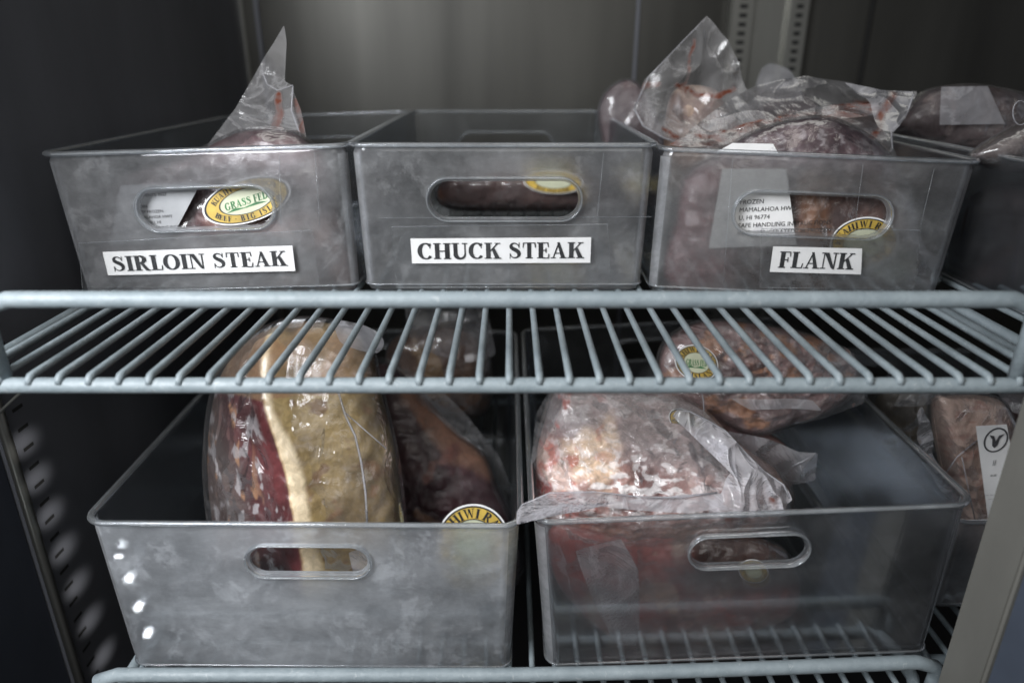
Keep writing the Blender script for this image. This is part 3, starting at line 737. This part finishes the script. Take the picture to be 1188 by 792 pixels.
# ---- lower left bin: roast with a fat cap
A_out = [(247, 470), (262, 425), (292, 392), (340, 373), (395, 378), (428, 400), (441, 450), (456, 510), (465, 570), (468, 625), (452, 676), (400, 690), (330, 694), (270, 680), (250, 620), (242, 540)]
YA = lin(373, .560, 694, .487)
ridge = [(318, 380), (323, 430), (328, 456), (350, 520), (360, 570), (366, 610), (368, 650), (372, 692)]
def ridge_u(v):
    for a, b in zip(ridge, ridge[1:]):
        if v <= b[1]: return a[0] + (b[0] - a[0]) * max(0, (v - a[1])) / (b[1] - a[1])
    return ridge[-1][0]
def toneA(u, v, w):
    ru = ridge_u(v) + 2 * nz(w.z, 0, 0, 22, 2); d = u - ru + 1.0 * nz(w.x, 3, w.z, 95, 3); wd = 6 + 9 * sm(450, 520, v) + 9 * sm(610, 680, v)
    if d < 0:
        c = mixc((.125, .034, .036), (.060, .019, .020), .5 + nz(w.x, w.y, w.z, 35, 3))
        g = sm(-45, -85, d); c = mixc(c, (.10, .085, .075), g * .75)                # grey-brown seam side
        s = nz(w.x * 2.2, 1, w.z * .7, 45, 3)
        c = mixc(c, (.36, .19, .10), sm(.28, .45, s) * sm(-30, -55, d) * .9)
        c = mixc(c, (.36, .34, .345), .75 * sm(.30, .40, nz(w.x * 1.5 + 20, w.y, w.z * .75, 85, 3)) * sm(-12, -22, d))
        if v < 452: c = mixc(c, (.22, .15, .09), .75)
        return mixc(c, FATC, sm(-3.5, 0, d))
    c = mixc((.31, .225, .10), (.14, .098, .048), .5 + 1.2 * nz(w.x, w.y, w.z, 24, 4))
    c = mixc(c, (.15, .08, .04), .8 * sm(.20, .45, nz(w.x + 7, w.y, w.z, 50, 3)))
    if v < 450: c = mixc(c, (.28, .16, .09), .45 + .5 * nz(w.x, w.y, w.z, 60, 2))
    c = mixc((.60, .49, .33), c, sm(wd - 3, wd + 4, d))
    return c
def exA(u, v):
    d = u - ridge_u(v); return .012 * math.exp(-(d / 26) ** 2) - (.007 * sm(0, -70, d)) + .0006 * math.sin((u + .8 * v) * .24) * sm(60, 90, d)
t = package('tall roast with thick yellow fat cap and maroon side, standing in the large bin', A_out, .50)
lump('roast', A_out, YA, .034, .04, toneA, M['fat'], t, (352, 540), n=260, rings=110, rough=.035, seed=1, extra=exA)
wrap(t, A_out, YA, .036, .042, M['film_clean'], n=170, rings=70, off=.0045, crk=.0013, rs=34, cen=(352, 540), seed=9, grow=1.035, stretch=(2.2, .7))
seal(t, [(392, 452), (400, 480), (412, 505), (419, 535), (424, 570), (426, 606)], lambda u, v: YA(u, v) - .047, .0010, 'bag_seam')
seal(t, [(400, 478), (425, 500), (448, 520)], lambda u, v: YA(u, v) - .042, .0006, 'bag_crease')
sheet('bag_flap', [(390, 372), (420, 376), (440, 386), (446, 398), (438, 409), (415, 405), (395, 395)], const(.535), M['film_thick'], t, .003, smooth=1.6)
# film corner hanging in the bin
sheet('bag_corner', [(405, 640), (440, 632), (468, 655), (462, 690), (440, 703), (420, 690)], const(.459), M['film_thick'], t, .002, smooth=.6)

# ---- lower left bin: dark steak slab behind
B_out = [(435, 430), (470, 436), (495, 462), (530, 500), (562, 528), (578, 565), (594, 606), (598, 670), (520, 700), (440, 700), (425, 560)]
YBk = lin(430, .64, 700, .55)
def toneB(u, v, w):
    c = mixc(DRED, (.022, .007, .010), .5 + nz(w.x, w.y, w.z, 30, 3))
    d = lined(u + 6 * nz(w.x, 0, w.z, 50), v, [(478, 452), (510, 492), (530, 515), (558, 525), (575, 540)])
    c = mixc((.17, .085, .055), c, sm(7, 17, d))
    d2 = lined(u, v + 8 * nz(w.x, 2, w.z, 70), [(530, 515), (512, 528), (498, 540)]); c = mixc((.12, .05, .04), c, sm(2, 7, d2))
    d3 = lined(u, v + 5 * nz(w.x, 2, w.z, 70), [(488, 580), (505, 592), (520, 602)]); c = mixc((.17, .09, .06), c, sm(2, 6, d3))
    return c
t = package('dark red slab of beef with a round gold sticker, behind the fat covered roast', B_out, .58)
lump('beef', B_out, YBk, .03, .03, toneB, M['meat_dark'], t, n=150, rings=60, rough=.12, seed=3)
wrap(t, B_out, YBk, .030, .03, M['film_dull'], n=120, rings=40, grow=1.05, seed=13, off=.002, crk=.0007)
sheet('bag_margin', [(470, 428), (505, 445), (540, 480), (580, 530), (603, 600), (590, 600), (565, 545), (520, 500), (485, 465)], const(.615), M['film'], t, .002)
sticker(t, (549, 625), .520, (590, 628), (549, 584), tilt=.01)
# ---- a further pack behind it, seen under and through the wires
C_out = [(455, 395), (520, 372), (560, 390), (572, 440), (560, 480), (500, 485), (455, 450)]
t = package('dim brown lump of bagged meat at the back of the large left bin', C_out, .72)
lump('meat', C_out, const(.73), .035, .035, meat_tone((.06, .03, .018), (.09, .05, .03), (.16, .10, .05), seed=4), M['meat_dark'], t, n=100, rings=30)
wrap(t, C_out, const(.73), .037, .037, M['film_clean'], n=90, rings=26, seed=4)
sheet('bag_flap', [(470, 345), (560, 350), (575, 410), (540, 420), (480, 400)], const(.70), M['film'], t, .008)

# ---- lower right bin: frosted roast on top
D_out = [(628, 602), (621, 578), (623, 520), (640, 462), (652, 446), (720, 445), (778, 455), (818, 478), (852, 512), (898, 542), (914, 572), (897, 604), (830, 620), (740, 628), (660, 622)]
YD = lin(446, .560, 625, .487)
def toneD(u, v, w):
    a = nz(w.x, w.y, w.z, 26, 4); fn = nz(w.x * .8, w.y, w.z * 1.7, 110, 5)
    c = mixc((.36, .22, .195), (.18, .075, .065), .5 + 1.4 * a)
    top = sm(525, 490, v - (u - 700) * .30); c = mixc(c, (.34, .29, .285), .8 * top); c = mixc(c, (.46, .41, .41), .5 * top * sm(.0, .4, a))
    o = math.hypot((u - 680) / 40, (v - 512) / 30); c = mixc(c, (.74, .54, .36), .75 * (1 - sm(.45, 1.1, o + .6 * nz(w.x, w.y, w.z, 40, 3))))
    l = math.hypot((u - 640) / 24, (v - 545) / 55); c = mixc(c, (.58, .42, .36), .85 * (1 - sm(.5, 1.1, l + .4 * a)))
    c = mixc(c, (.42, .07, .04), .7 * sm(.18, .34, nz(w.x + 5, w.y, w.z, 70, 3)) * sm(720, 660, u))
    r = math.hypot((u - 629) / 14, (v - 562) / 17); c = mixc(c, (.36, .03, .02), .95 * (1 - sm(.6, 1.1, r + .8 * nz(w.x, w.y, w.z, 90))))
    zone = math.exp(-((u - 735) / 85) ** 2 - ((v - 548) / 34) ** 2)
    c = mixc(c, (.82, .78, .77), sm(.06, .34, fn + .30 * zone - .12) * (.35 + .6 * zone))
    c = mixc(c, (.46, .26, .18), .7 * sm(610, 585, v) * 0 + .55 * sm(588, 602, v) * sm(.0, .3, a + .15))
    return mixc(c, (.40, .22, .18), .6 * sm(855, 900, u))
t = package('white frosted roast with orange fat patch, loosely bagged, top of the large right bin', D_out, .50)
lump('roast', D_out, YD, .036, .035, toneD, M['meat_frosty'], t, (740, 550), n=260, rings=100, rough=.17, rs=17, seed=6, smooth=1.0, extra=lambda u, v: .010 * math.exp(-((u - 672) / 40) ** 2 - ((v - 530) / 34) ** 2) - .014 * sm(0, 26, (u - 700) * .30 - (v - 500) * .95) + .004 * abs(nz(u * .02, v * .035, 0, 1, 3)))
def smD(u, v, w): return .8 * (1 - sm(3, 9, math.hypot(u - 893, (v - 577) * .8) + 6 * nz(w.x, w.y, w.z, 90)))
wrap(t, D_out, YD, .038, .037, M['film_frost'], n=190, rings=80, off=.005, crk=.0035, rs=34, cen=(740, 550), seed=21, grow=1.03, smear=smD, stretch=(1.2, 1.2))
def yfl(u, v): return .458 + .02 * sm(640, 600, u) * 0 - .010
sheet('bag_mouth', [(600, 606), (601, 589), (616, 580), (640, 571), (690, 570), (740, 576), (790, 577), (832, 570), (838, 584), (800, 594), (740, 592), (690, 586), (650, 584), (622, 590)], const(.433), M['film_white'], t, .003, 16, smooth=1.2, n=200)
seal(t, [(601, 604), (600, 594), (606, 585), (638, 571.5), (690, 570), (740, 576), (790, 577), (832, 571)], const(.432), .0007)
Eo = [(780, 481), (792, 474), (806, 480), (822, 488), (842, 500), (862, 522), (884, 544), (908, 560), (917, 578), (900, 592), (862, 597), (820, 594), (838, 560), (846, 532), (838, 512), (820, 505), (800, 500), (790, 492)]
sheet('bag_twist', Eo, lambda u, v: YD(u, v) - .050 + .00015 * abs(u - 850), M['film_white'], t, .013, 26, seed=3, smear=smD, smooth=1.0, cen=(856, 556), n=220, rings=50, stretch=(1.8, .8))
seal(t, [(781, 483), (786, 476), (800, 477), (822, 488), (842, 500), (864, 524), (886, 546), (909, 562), (916, 578)], lambda u, v: YD(u, v) - .052, .0008)
sheet('bag_gusset', [(628, 520), (616, 540), (622, 480), (640, 448), (655, 446), (648, 480)], const(.50), M['film'], t, .003)
# film of another bag end sticking out at the right
G_out = [(845, 500), (890, 508), (925, 523), (947, 524), (945, 556), (915, 562), (880, 552), (855, 530)]
t = package('small dark wrapped cut with a stiff clear bag end, behind the frosted roast', G_out, .56)
lump('meat', [(800, 470), (860, 490), (905, 510), (925, 540), (905, 575), (850, 585), (800, 560)], const(.575), .018, .02, meat_tone((.13, .07, .075), (.2, .13, .12), FATC, seed=8), M['meat'], t, n=110, rings=36)
sheet('bag_end', G_out, const(.548), M['film_thick'], t, .004, smooth=.2)
seal(t, [(918, 541), (932, 535), (946, 525)], const(.545), .0008); seal(t, [(905, 556), (936, 559), (928, 540)], const(.545), .0007)

# ---- lower right bin: dark cut underneath, seen through the wall
E_out = [(640, 612), (720, 618), (830, 622), (900, 632), (928, 680), (915, 715), (850, 735), (770, 747), (715, 742), (665, 700), (640, 660)]
YE = lin(610, .474, 750, .474)
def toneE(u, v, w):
    c = mixc((.52, .13, .11), (.27, .065, .06), .5 + nz(w.x, w.y, w.z, 25, 3))  # lighter than the meat's own dark red: brightness put in against the shade
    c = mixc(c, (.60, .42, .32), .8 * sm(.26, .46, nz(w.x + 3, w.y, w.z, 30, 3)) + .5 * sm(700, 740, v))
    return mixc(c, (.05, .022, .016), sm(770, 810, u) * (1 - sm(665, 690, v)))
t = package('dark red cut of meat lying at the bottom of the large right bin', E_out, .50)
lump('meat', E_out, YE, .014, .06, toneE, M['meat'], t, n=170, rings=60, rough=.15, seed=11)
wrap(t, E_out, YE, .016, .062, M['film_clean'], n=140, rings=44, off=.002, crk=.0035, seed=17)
sheet('bag_corner', [(668, 640), (720, 625), (740, 660), (742, 712), (738, 748), (715, 745), (690, 700)], const(.450), M['film_white'], t, .004, 30, smooth=.4)
sticker(t, (874, 662), .4555, (887, 672), (880, 650), mid=False)

# ---- lower right bin: pack lying across the top at the back
F_out = [(766, 440), (768, 405), (790, 382), (830, 372), (890, 378), (950, 392), (985, 415), (995, 445), (960, 476), (915, 492), (870, 502), (820, 480), (785, 465)]
YFp = lin(372, .60, 505, .56)
def toneF(u, v, w):
    c = mixc((.15, .075, .070), (.24, .17, .165), .5 + nz(w.x, w.y, w.z, 28, 4))
    c = mixc(c, (.32, .15, .075), .85 * sm(.22, .45, nz(w.x + 2, w.y, w.z, 40, 3) + .12 * sm(810, 775, u)))
    c = mixc(c, (.055, .018, .016), .9 * sm(.25, .4, nz(w.x + 12, w.y, w.z * 2, 45, 3)))
    return c
def smF(u, v, w): return .9 * sm(.30, .45, nz(w.x * 1.5 + 3, 0, w.z, 60, 3)) * sm(930, 960, u)
t = package('flat bag of brown frosted steak with sticker, behind and above the white frosted roast', F_out, .58)
lump('steak', F_out, YFp, .022, .02, toneF, M['meat'], t, n=210, rings=70, rough=.2, rs=34, seed=14)
wrap(t, F_out, YFp, .024, .02, M['film_frost'], n=150, rings=54, off=.003, crk=.003, rs=40, seed=27, grow=1.035, stretch=(1, 1.6))
sheet('bag_end', [(955, 392), (985, 405), (1003, 432), (1001, 466), (975, 478), (945, 486), (938, 450), (944, 415)], const(.565), M['film'], t, .006, 32, smear=smF, smooth=.5)
sheet('bag_fold', [(848, 462), (880, 463), (915, 462), (942, 464), (953, 476), (925, 474), (870, 475)], lambda u, v: YFp(u, v) - .031, M['film_thick'], t, .002, smooth=.3)
seal(t, [(797, 432), (812, 446), (816, 465), (817, 483)], lambda u, v: YFp(u, v) - .029, .0006)
sheet('bag_tag', [(805, 445), (822, 446), (820, 456), (808, 454)], lambda u, v: YFp(u, v) - .033, M['film_thick'], t, .001, smooth=0)
sticker(t, (808, 421), .561, (833, 423), (805, 400), tilt=.012)
st2 = package('bag of meat mostly hidden, its gold sticker edge showing under the film twist', [(770, 470), (830, 500)], .555)
lump('meat', [(770, 468), (800, 462), (850, 490), (845, 512), (800, 508), (775, 490)], const(.57), .012, .012, meat_tone((.10, .05, .05), (.16, .09, .08), FATC, seed=31), M['meat'], st2, n=80, rings=26)
sticker(st2, (797, 490), .532, (816, 503), (805, 479), mid=False)

# ---- upper left bin
U1 = [(132, 338), (128, 240), (150, 205), (210, 186), (248, 168), (285, 152), (330, 151), (356, 164), (385, 195), (398, 250), (402, 338)]
Y1 = lin(150, .640, 338, .618)
def tone1(u, v, w):
    c = mixc((.07, .04, .044), (.12, .075, .078), .5 + nz(w.x, w.y, w.z, 30, 3))
    c = mixc(c, (.30, .13, .09), sm(238, 262, v) * sm(235, 265, u) * (.4 + nz(w.x, w.y, w.z, 50)))
    return mixc(c, (.40, .36, .34), .55 * sm(.25, .5, nz(w.x + 3, w.y, w.z, 30, 3)) * sm(300, 350, u))
def sm1(u, v, w): return .85 * max(1 - sm(1.5, 6, lined(u, v, [(352, 163), (350, 140), (345, 118)])), 1 - sm(2, 7, lined(u + 3 * nz(w.x, w.y, w.z, 80), v, [(326, 112), (325, 135), (322, 150), (300, 156)])))
t = package('purple frozen meat in a bag with one tall pointed plastic corner', U1, .62)
lump('meat', U1, Y1, .024, .06, tone1, M['meat'], t, n=170, rings=60, seed=41, prof=3.5)
wrap(t, U1, Y1, .026, .062, M['film_clean'], n=130, rings=44, seed=43, prof=3.5)
pk = [(241, 170), (262, 142), (275, 128), (288, 106), (304, 80), (318, 55), (331, 31), (334, 50), (333, 96), (340, 100), (350, 128), (357, 165), (330, 172)]
sheet('bag_peak', pk, const(.655), M['film_soft'], t, .006, 14, smear=sm1, smooth=.2, cen=(312, 132), n=200, rings=60)
seal(t, [(304, 82), (310, 98), (322, 105), (340, 99)], const(.650), .0006); seal(t, [(340, 100), (338, 128), (346, 150), (352, 168)], const(.648), .0007)
add_label(t, [(140, 215), (233, 212), (196, 282), (128, 285)], const(.5955), ['INGREDIENTS: BEEF', '', 'SIRLOIN', '   KEEP FROZEN', 'MAMALAHOA HWY', 'NAALEHU, HI', 'SAFE HANDLING INSTRUCTIONS', 'KEEP REFRIGERATED OR FROZEN'], .0037, (150, 229))
sticker(t, (286, 233), .5945, (337, 217), (281, 208), tilt=.002, big=.95, bottom='BEEF . BIG ISLAND')
# ---- middle bin: one pack lying at the back
U2 = [(508, 232), (512, 212), (540, 203), (590, 200), (650, 198), (690, 205), (700, 228), (680, 243), (600, 245), (530, 244)]
t = package('small dark bag of meat with gold sticker lying at the back of the middle bin', U2, .9)
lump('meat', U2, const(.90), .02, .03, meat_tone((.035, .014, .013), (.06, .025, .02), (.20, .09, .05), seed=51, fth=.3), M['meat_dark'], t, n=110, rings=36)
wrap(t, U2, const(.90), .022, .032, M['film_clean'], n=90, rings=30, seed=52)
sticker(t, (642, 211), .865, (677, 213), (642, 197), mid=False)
# ---- right labelled bin: flank pack in front
U3 = [(792, 340), (785, 250), (800, 200), (835, 178), (880, 152), (945, 137), (990, 150), (1020, 172), (1042, 205), (1062, 260), (1066, 338)]
Y3 = lin(137, .628, 338, .612)
def tone3(u, v, w):
    c = mixc((.055, .030, .036), (.115, .080, .088), .5 + 1.3 * nz(w.x, w.y, w.z, 60, 5)); c = mixc(c, (.34, .31, .32), .6 * sm(.30, .44, nz(w.x + 9, w.y, w.z, 120, 4)))
    low = sm(190, 215, v)
    c2 = mixc((.10, .052, .040), (.055, .03, .027), .5 + nz(w.x, w.y, w.z, 32, 3)); c2 = mixc(c2, (.17, .085, .048), .9 * (1 - sm(5, 26, abs(u - 932 + 8 * nz(w.x, w.y, w.z, 50)))) * low)
    c2 = mixc(c2, (.17, .03, .035), (1 - sm(820, 860, u)))
    c2 = mixc(c2, (.35, .38, .27), .7 * (1 - sm(.5, 1.1, math.hypot((u - 1020) / 35, (v - 305) / 25))))
    return mixc(c, c2, low)
t = package('purple frozen cut with white label and round sticker, foremost in the FLANK bin', U3, .6)
lump('meat', U3, Y3, .022, .05, tone3, M['meat'], t, (935, 250), n=240, rings=90, prof=4, seed=61, rough=.12)
wrap(t, U3, Y3, .0235, .05, M['film_clean'], n=150, rings=54, prof=4, seed=63, cen=(935, 250), off=.002, crk=.0014)
q3 = [(835, 172), (898, 166), (924, 276), (822, 286)]
add_label(t, [(838, 196), (912, 196), (924, 284), (822, 288)], const(.5915), ['FROZEN', 'MAMALAHOA HWY', 'U, HI 96774', 'SAFE HANDLING INSTRUCTIONS', 'KEEP REFRIGERATED OR FROZEN'], .0053, (858, 237), mat='paper', inkm='ink')
add_label(t, [(850, 166), (897, 167), (903, 178), (832, 176)], lambda u, v: .604, None, 0, None, mat='paper', lname='label_corner')
sticker(t, (1002, 282), .5915, (1041, 284), (1002, 252), mid=False, big=.95)
# bag with the tall peak, behind
def sm4(u, v, w):
    j = 4 * nz(w.x, w.y, w.z, 70)
    a = lined(u + j, v + j, [(801, 48), (800, 75), (797, 98), (786, 100)]); b = lined(u, v + j, [(785, 100), (805, 108), (835, 112), (850, 103)])
    c = lined(u, v + j, [(748, 100), (762, 97)]); d = lined(u + j, v, [(770, 150), (785, 160), (792, 172)]); e = math.hypot((u - 805) / 26, (v - 122) / 20)
    return max(.9 * (1 - sm(1, 4, a)), 1 - sm(1.5, 6, b), .8 * (1 - sm(2, 7, c)), .95 * (1 - sm(1, 5, d)), .5 * (1 - sm(.6, 1.1, e + .5 * nz(w.x, w.y, w.z, 60))))
Pk = [(736, 126), (748, 92), (770, 72), (795, 45), (817, 22), (838, 46), (852, 68), (864, 104), (880, 112), (895, 172), (800, 178), (765, 158), (745, 145)]
t = package('tall crumpled clear bag peak with red smears above the FLANK bin', Pk, .74)
sheet('bag_peak', Pk, const(.74), M['film_soft'], t, .012, 19, seed=7, smear=sm4, smooth=.3, cen=(806, 110), n=220, rings=70)
lump('meat', [(770, 175), (775, 120), (790, 100), (825, 102), (840, 120), (870, 170), (860, 230), (780, 230)], const(.76), .02, .03, meat_tone((.17, .12, .095), (.11, .06, .045), (.3, .22, .17), seed=71), M['meat'], t, n=110, rings=36)
seal(t, [(736, 126), (746, 146), (770, 160), (795, 168)], const(.733), .0010); seal(t, [(736, 126), (752, 90), (795, 45), (817, 23)], const(.737), .0006)
def sm5(u, v, w):
    j = 5 * nz(w.x, w.y, w.z, 60)
    return max(1 - sm(1.5, 5.5, lined(u, v + j, [(785, 152), (830, 158), (870, 148), (900, 140), (940, 132), (985, 122), (1010, 120)])), 1 - sm(2, 6, lined(u + j, v, [(1038, 110), (1028, 130), (1020, 150), (1012, 160)])), .6 * sm(.2, .5, nz(w.x, 3, w.z, 40, 3)) * sm(118, 135, v - (1000 - u) * .06))
Bk = [(790, 172), (800, 150), (850, 130), (890, 104), (930, 92), (985, 97), (1010, 107), (1040, 108), (1060, 108), (1052, 132), (1034, 152), (1036, 186), (1000, 190), (880, 190)]
t = package('broad bag of clear film with red brown streaks lying across the FLANK bin', Bk, .70)
sheet('bag_film', Bk, lin(90, .74, 190, .655), M['film_soft'], t, .009, 20, seed=12, smear=sm5, smooth=.6, cen=(930, 145), n=240, rings=70, stretch=(.6, 1.8))
lump('meat', [(810, 180), (830, 160), (900, 135), (960, 126), (1010, 132), (1028, 165), (1030, 230), (820, 230)], const(.73), .02, .03, meat_tone((.13, .08, .06), (.07, .04, .035), (.28, .19, .14), seed=73), M['meat'], t, n=120, rings=40)
seal(t, [(1060, 109), (1052, 132), (1034, 152), (1036, 184)], const(.668), .0009)
t2 = t
def smB(u, v, w): return .85 * sm(.05, .42, nz(w.x * .8, 6, w.z * 2.4, 55, 4) + .25)
sheet('bag_fold', [(776, 168), (800, 157), (850, 150), (900, 136), (950, 124), (1000, 122), (1030, 116), (1036, 128), (1000, 136), (950, 140), (900, 150), (860, 166), (800, 172)], lin(110, .69, 175, .652), M['film_soft'], t2, .006, 40, smear=smB, smooth=.8, n=200, rings=24)
sheet('bag_fold', [(800, 152), (840, 120), (880, 98), (935, 88), (960, 96), (905, 112), (860, 136), (825, 156)], lin(90, .73, 160, .68), M['film_soft'], t2, .007, 30, smooth=.8, seed=44)
sheet('bag_fold', [(980, 96), (1020, 104), (1058, 107), (1050, 135), (1034, 155), (1020, 150), (1010, 120)], lin(90, .69, 160, .65), M['film_thick'], t2, .006, 28, smooth=.3, seed=46, smear=lambda u, v, w: .9 * (1 - sm(2, 7, lined(u, v, [(1036, 110), (1022, 135), (1018, 152)]))))
Lk = [(708, 190), (694, 135), (706, 104), (732, 93), (752, 112), (768, 150), (775, 195), (740, 215)]
t = package('dark red bagged meat leaning at the back left corner of the FLANK bin', Lk, .9)
lump('meat', Lk, const(.86), .012, .03, meat_tone((.028, .010, .012), (.05, .02, .022), (.12, .07, .06), seed=75), M['meat_dark'], t, n=90, rings=30)
wrap(t, Lk, const(.86), .014, .03, M['film'], n=80, rings=26, seed=76)
# ---- small bag end poking up near the slotted rails
Sk = [(880, 110), (884, 80), (896, 74), (915, 82), (925, 98), (930, 118)]
t = package('small rounded bag end poking up before the slotted rails', Sk, .95)
sheet('bag_film', Sk, const(.92), M['film_thick'], t, .006, smooth=1.4, n=80, rings=24)
lump('meat', [(870, 130), (880, 108), (905, 98), (935, 112), (950, 135), (910, 150)], const(.95), .02, .03, meat_tone(PUR, DRED, FATC), M['meat_dark'], t, n=70, rings=20)

# ---- right end bin contents
H_out = [(1040, 150), (1060, 118), (1080, 104), (1125, 100), (1170, 108), (1200, 120), (1230, 160), (1200, 190), (1100, 185)]
t = package('dark bagged meat with a squared frosted bag end, right end of the upper shelf', H_out, .72)
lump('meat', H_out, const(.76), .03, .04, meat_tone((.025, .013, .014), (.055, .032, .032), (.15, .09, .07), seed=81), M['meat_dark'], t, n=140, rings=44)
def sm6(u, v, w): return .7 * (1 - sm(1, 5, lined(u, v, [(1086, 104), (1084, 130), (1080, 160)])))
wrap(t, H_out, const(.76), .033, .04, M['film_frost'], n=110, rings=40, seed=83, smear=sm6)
add_label(t, [(1092, 101), (1146, 100), (1166, 144), (1090, 145)], lambda u, v: .722, None, 0, None, lname='frosted_bag_end', mat='film_thick')
J_out = [(1128, 185), (1145, 165), (1180, 145), (1215, 130), (1240, 190), (1180, 200)]
t = package('pale wrinkled bag against the rim of the bin at the upper right end', J_out, .6)
lump('meat', J_out, const(.60), .015, .02, meat_tone((.09, .07, .065), (.05, .036, .035), (.2, .16, .14), seed=85), M['meat'], t, n=100, rings=30)
wrap(t, J_out, const(.60), .017, .02, M['film_frost'], n=90, rings=30, seed=86)
tag(tube('wire_ring', [PY(1184 + 9 * math.cos(a), 131 + 14 * math.sin(a), .585) for a in [2 * math.pi * k / 24 for k in range(24)]], .0006, M['film_thick'], closed=True, n=6), 'pale plastic ring at the right edge above the wrinkled bag', 'plastic ring')
K_out = [(1125, 345), (1120, 250), (1150, 215), (1200, 215), (1260, 240), (1270, 345)]
t = package('dark meat seen dimly through the side of the upper right end bin', K_out, .6)
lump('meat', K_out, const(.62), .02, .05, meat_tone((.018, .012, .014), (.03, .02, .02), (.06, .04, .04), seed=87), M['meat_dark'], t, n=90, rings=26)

# ---- lower right, behind the post: wrapped fish and a yellow lump
Ho = [(1084, 470), (1100, 458), (1150, 460), (1166, 476), (1185, 540), (1190, 625), (1150, 640), (1118, 640), (1098, 560)]
YH = const(.553)
def toneH(u, v, w):
    c = mixc((.60, .45, .38), (.46, .33, .27), .5 + nz(w.x, w.y, w.z, 30, 3))
    return mixc(c, (.28, .09, .07), .45 * sm(.16, .40, nz(w.x * .8, w.y, w.z * 1.8, 90, 4)))
t = thing('meat_package', PY(1130, 640, .55), 'pink ribbed meat with a white label bearing a round emblem, in the low bin', 'bagged meat', 'bags of frozen meat')
lump('meat', Ho, YH, .016, .02, toneH, M['meat'], t, n=150, rings=50, prof=5, seed=91)
wrap(t, Ho, YH, .018, .02, M['film_clean'], n=120, rings=40, prof=5, seed=92)
sheet('bag_side', [(1058, 478), (1066, 470), (1078, 500), (1082, 530), (1098, 560), (1112, 590), (1085, 565), (1066, 525)], const(.53), M['film_thick'], t, .008, 40, smear=lambda u, v, w: .6 * sm(.1, .4, nz(w.x, 2, w.z, 60)), smooth=.5)
seal(t, [(1098, 548), (1110, 530), (1128, 515), (1138, 508)], const(.534), .0006); seal(t, [(1116, 530), (1124, 570), (1132, 606)], const(.533), .0006)
add_label(t, [(1132, 494), (1168, 492), (1186, 590), (1146, 600)], const(.528), None, 0, None, mat='paper', lname='emblem_label')
P, rx, ry = px_plane((1155, 510), .5275, (1169, 509), (1155, 496)); P.o = P.o - t.location
lab = [c for c in t.children if c.name.startswith('emblem')][0]
P.put('emblem', merge([disc_geo(rx, ry, 36, 1, .88), ([(-.62 * rx, .45 * ry), (-.2 * rx, .35 * ry), (0, -.1 * ry), (.2 * rx, .35 * ry), (.62 * rx, .45 * ry), (.3 * rx, .05 * ry), (.22 * rx, -.45 * ry), (0, -.65 * ry), (-.22 * rx, -.45 * ry), (-.3 * rx, .05 * ry)], [(0, 1, 9), (1, 2, 9), (2, 3, 5), (3, 4, 5), (2, 5, 6), (2, 6, 8), (2, 8, 9), (6, 7, 8)])]), M['ink_soft'], lab, .0004)
P.put('printed_text', merge([([(v[0] + .1 * rx, v[1] - y * ry, 0) for v in g[0]], g[1]) for y, g in ((2.0, font_geo(['||'], .006)), (3.1, font_geo(['=='], .005)), (4.7, font_geo(['-- ----', '   ---'], .0035)))]), M['ink_soft'], lab, .0004)
No = [(1014, 520), (1008, 475), (1022, 448), (1055, 440), (1075, 455), (1078, 520), (1060, 545), (1030, 540)]
t = package('dim yellowish bagged lump behind the side of the large right bin', No, .65)
lump('meat', No, const(.68), .02, .03, meat_tone((.12, .095, .055), (.075, .06, .04), (.2, .17, .1), seed=95), M['meat_dark'], t, n=90, rings=30)
wrap(t, No, const(.68), .022, .03, M['film'], n=80, rings=26, seed=96)
sheet('bag_top', [(1035, 470), (1050, 448), (1090, 440), (1140, 444), (1148, 456), (1100, 458), (1070, 470)], const(.55), M['film'], t, .004)
To = [(1150, 445), (1170, 438), (1200, 440), (1200, 480), (1175, 478)]
t = package('loose clear film corner beside the emblem label under the shelf end', To, .56)
sheet('bag_film', To, const(.57), M['film_thick'], t, .006)
lump('meat', [(1160, 470), (1200, 455), (1230, 480), (1220, 560), (1180, 560)], const(.60), .015, .02, meat_tone((.05, .03, .03), (.08, .05, .05), FATC), M['meat_dark'], t, n=70, rings=20)
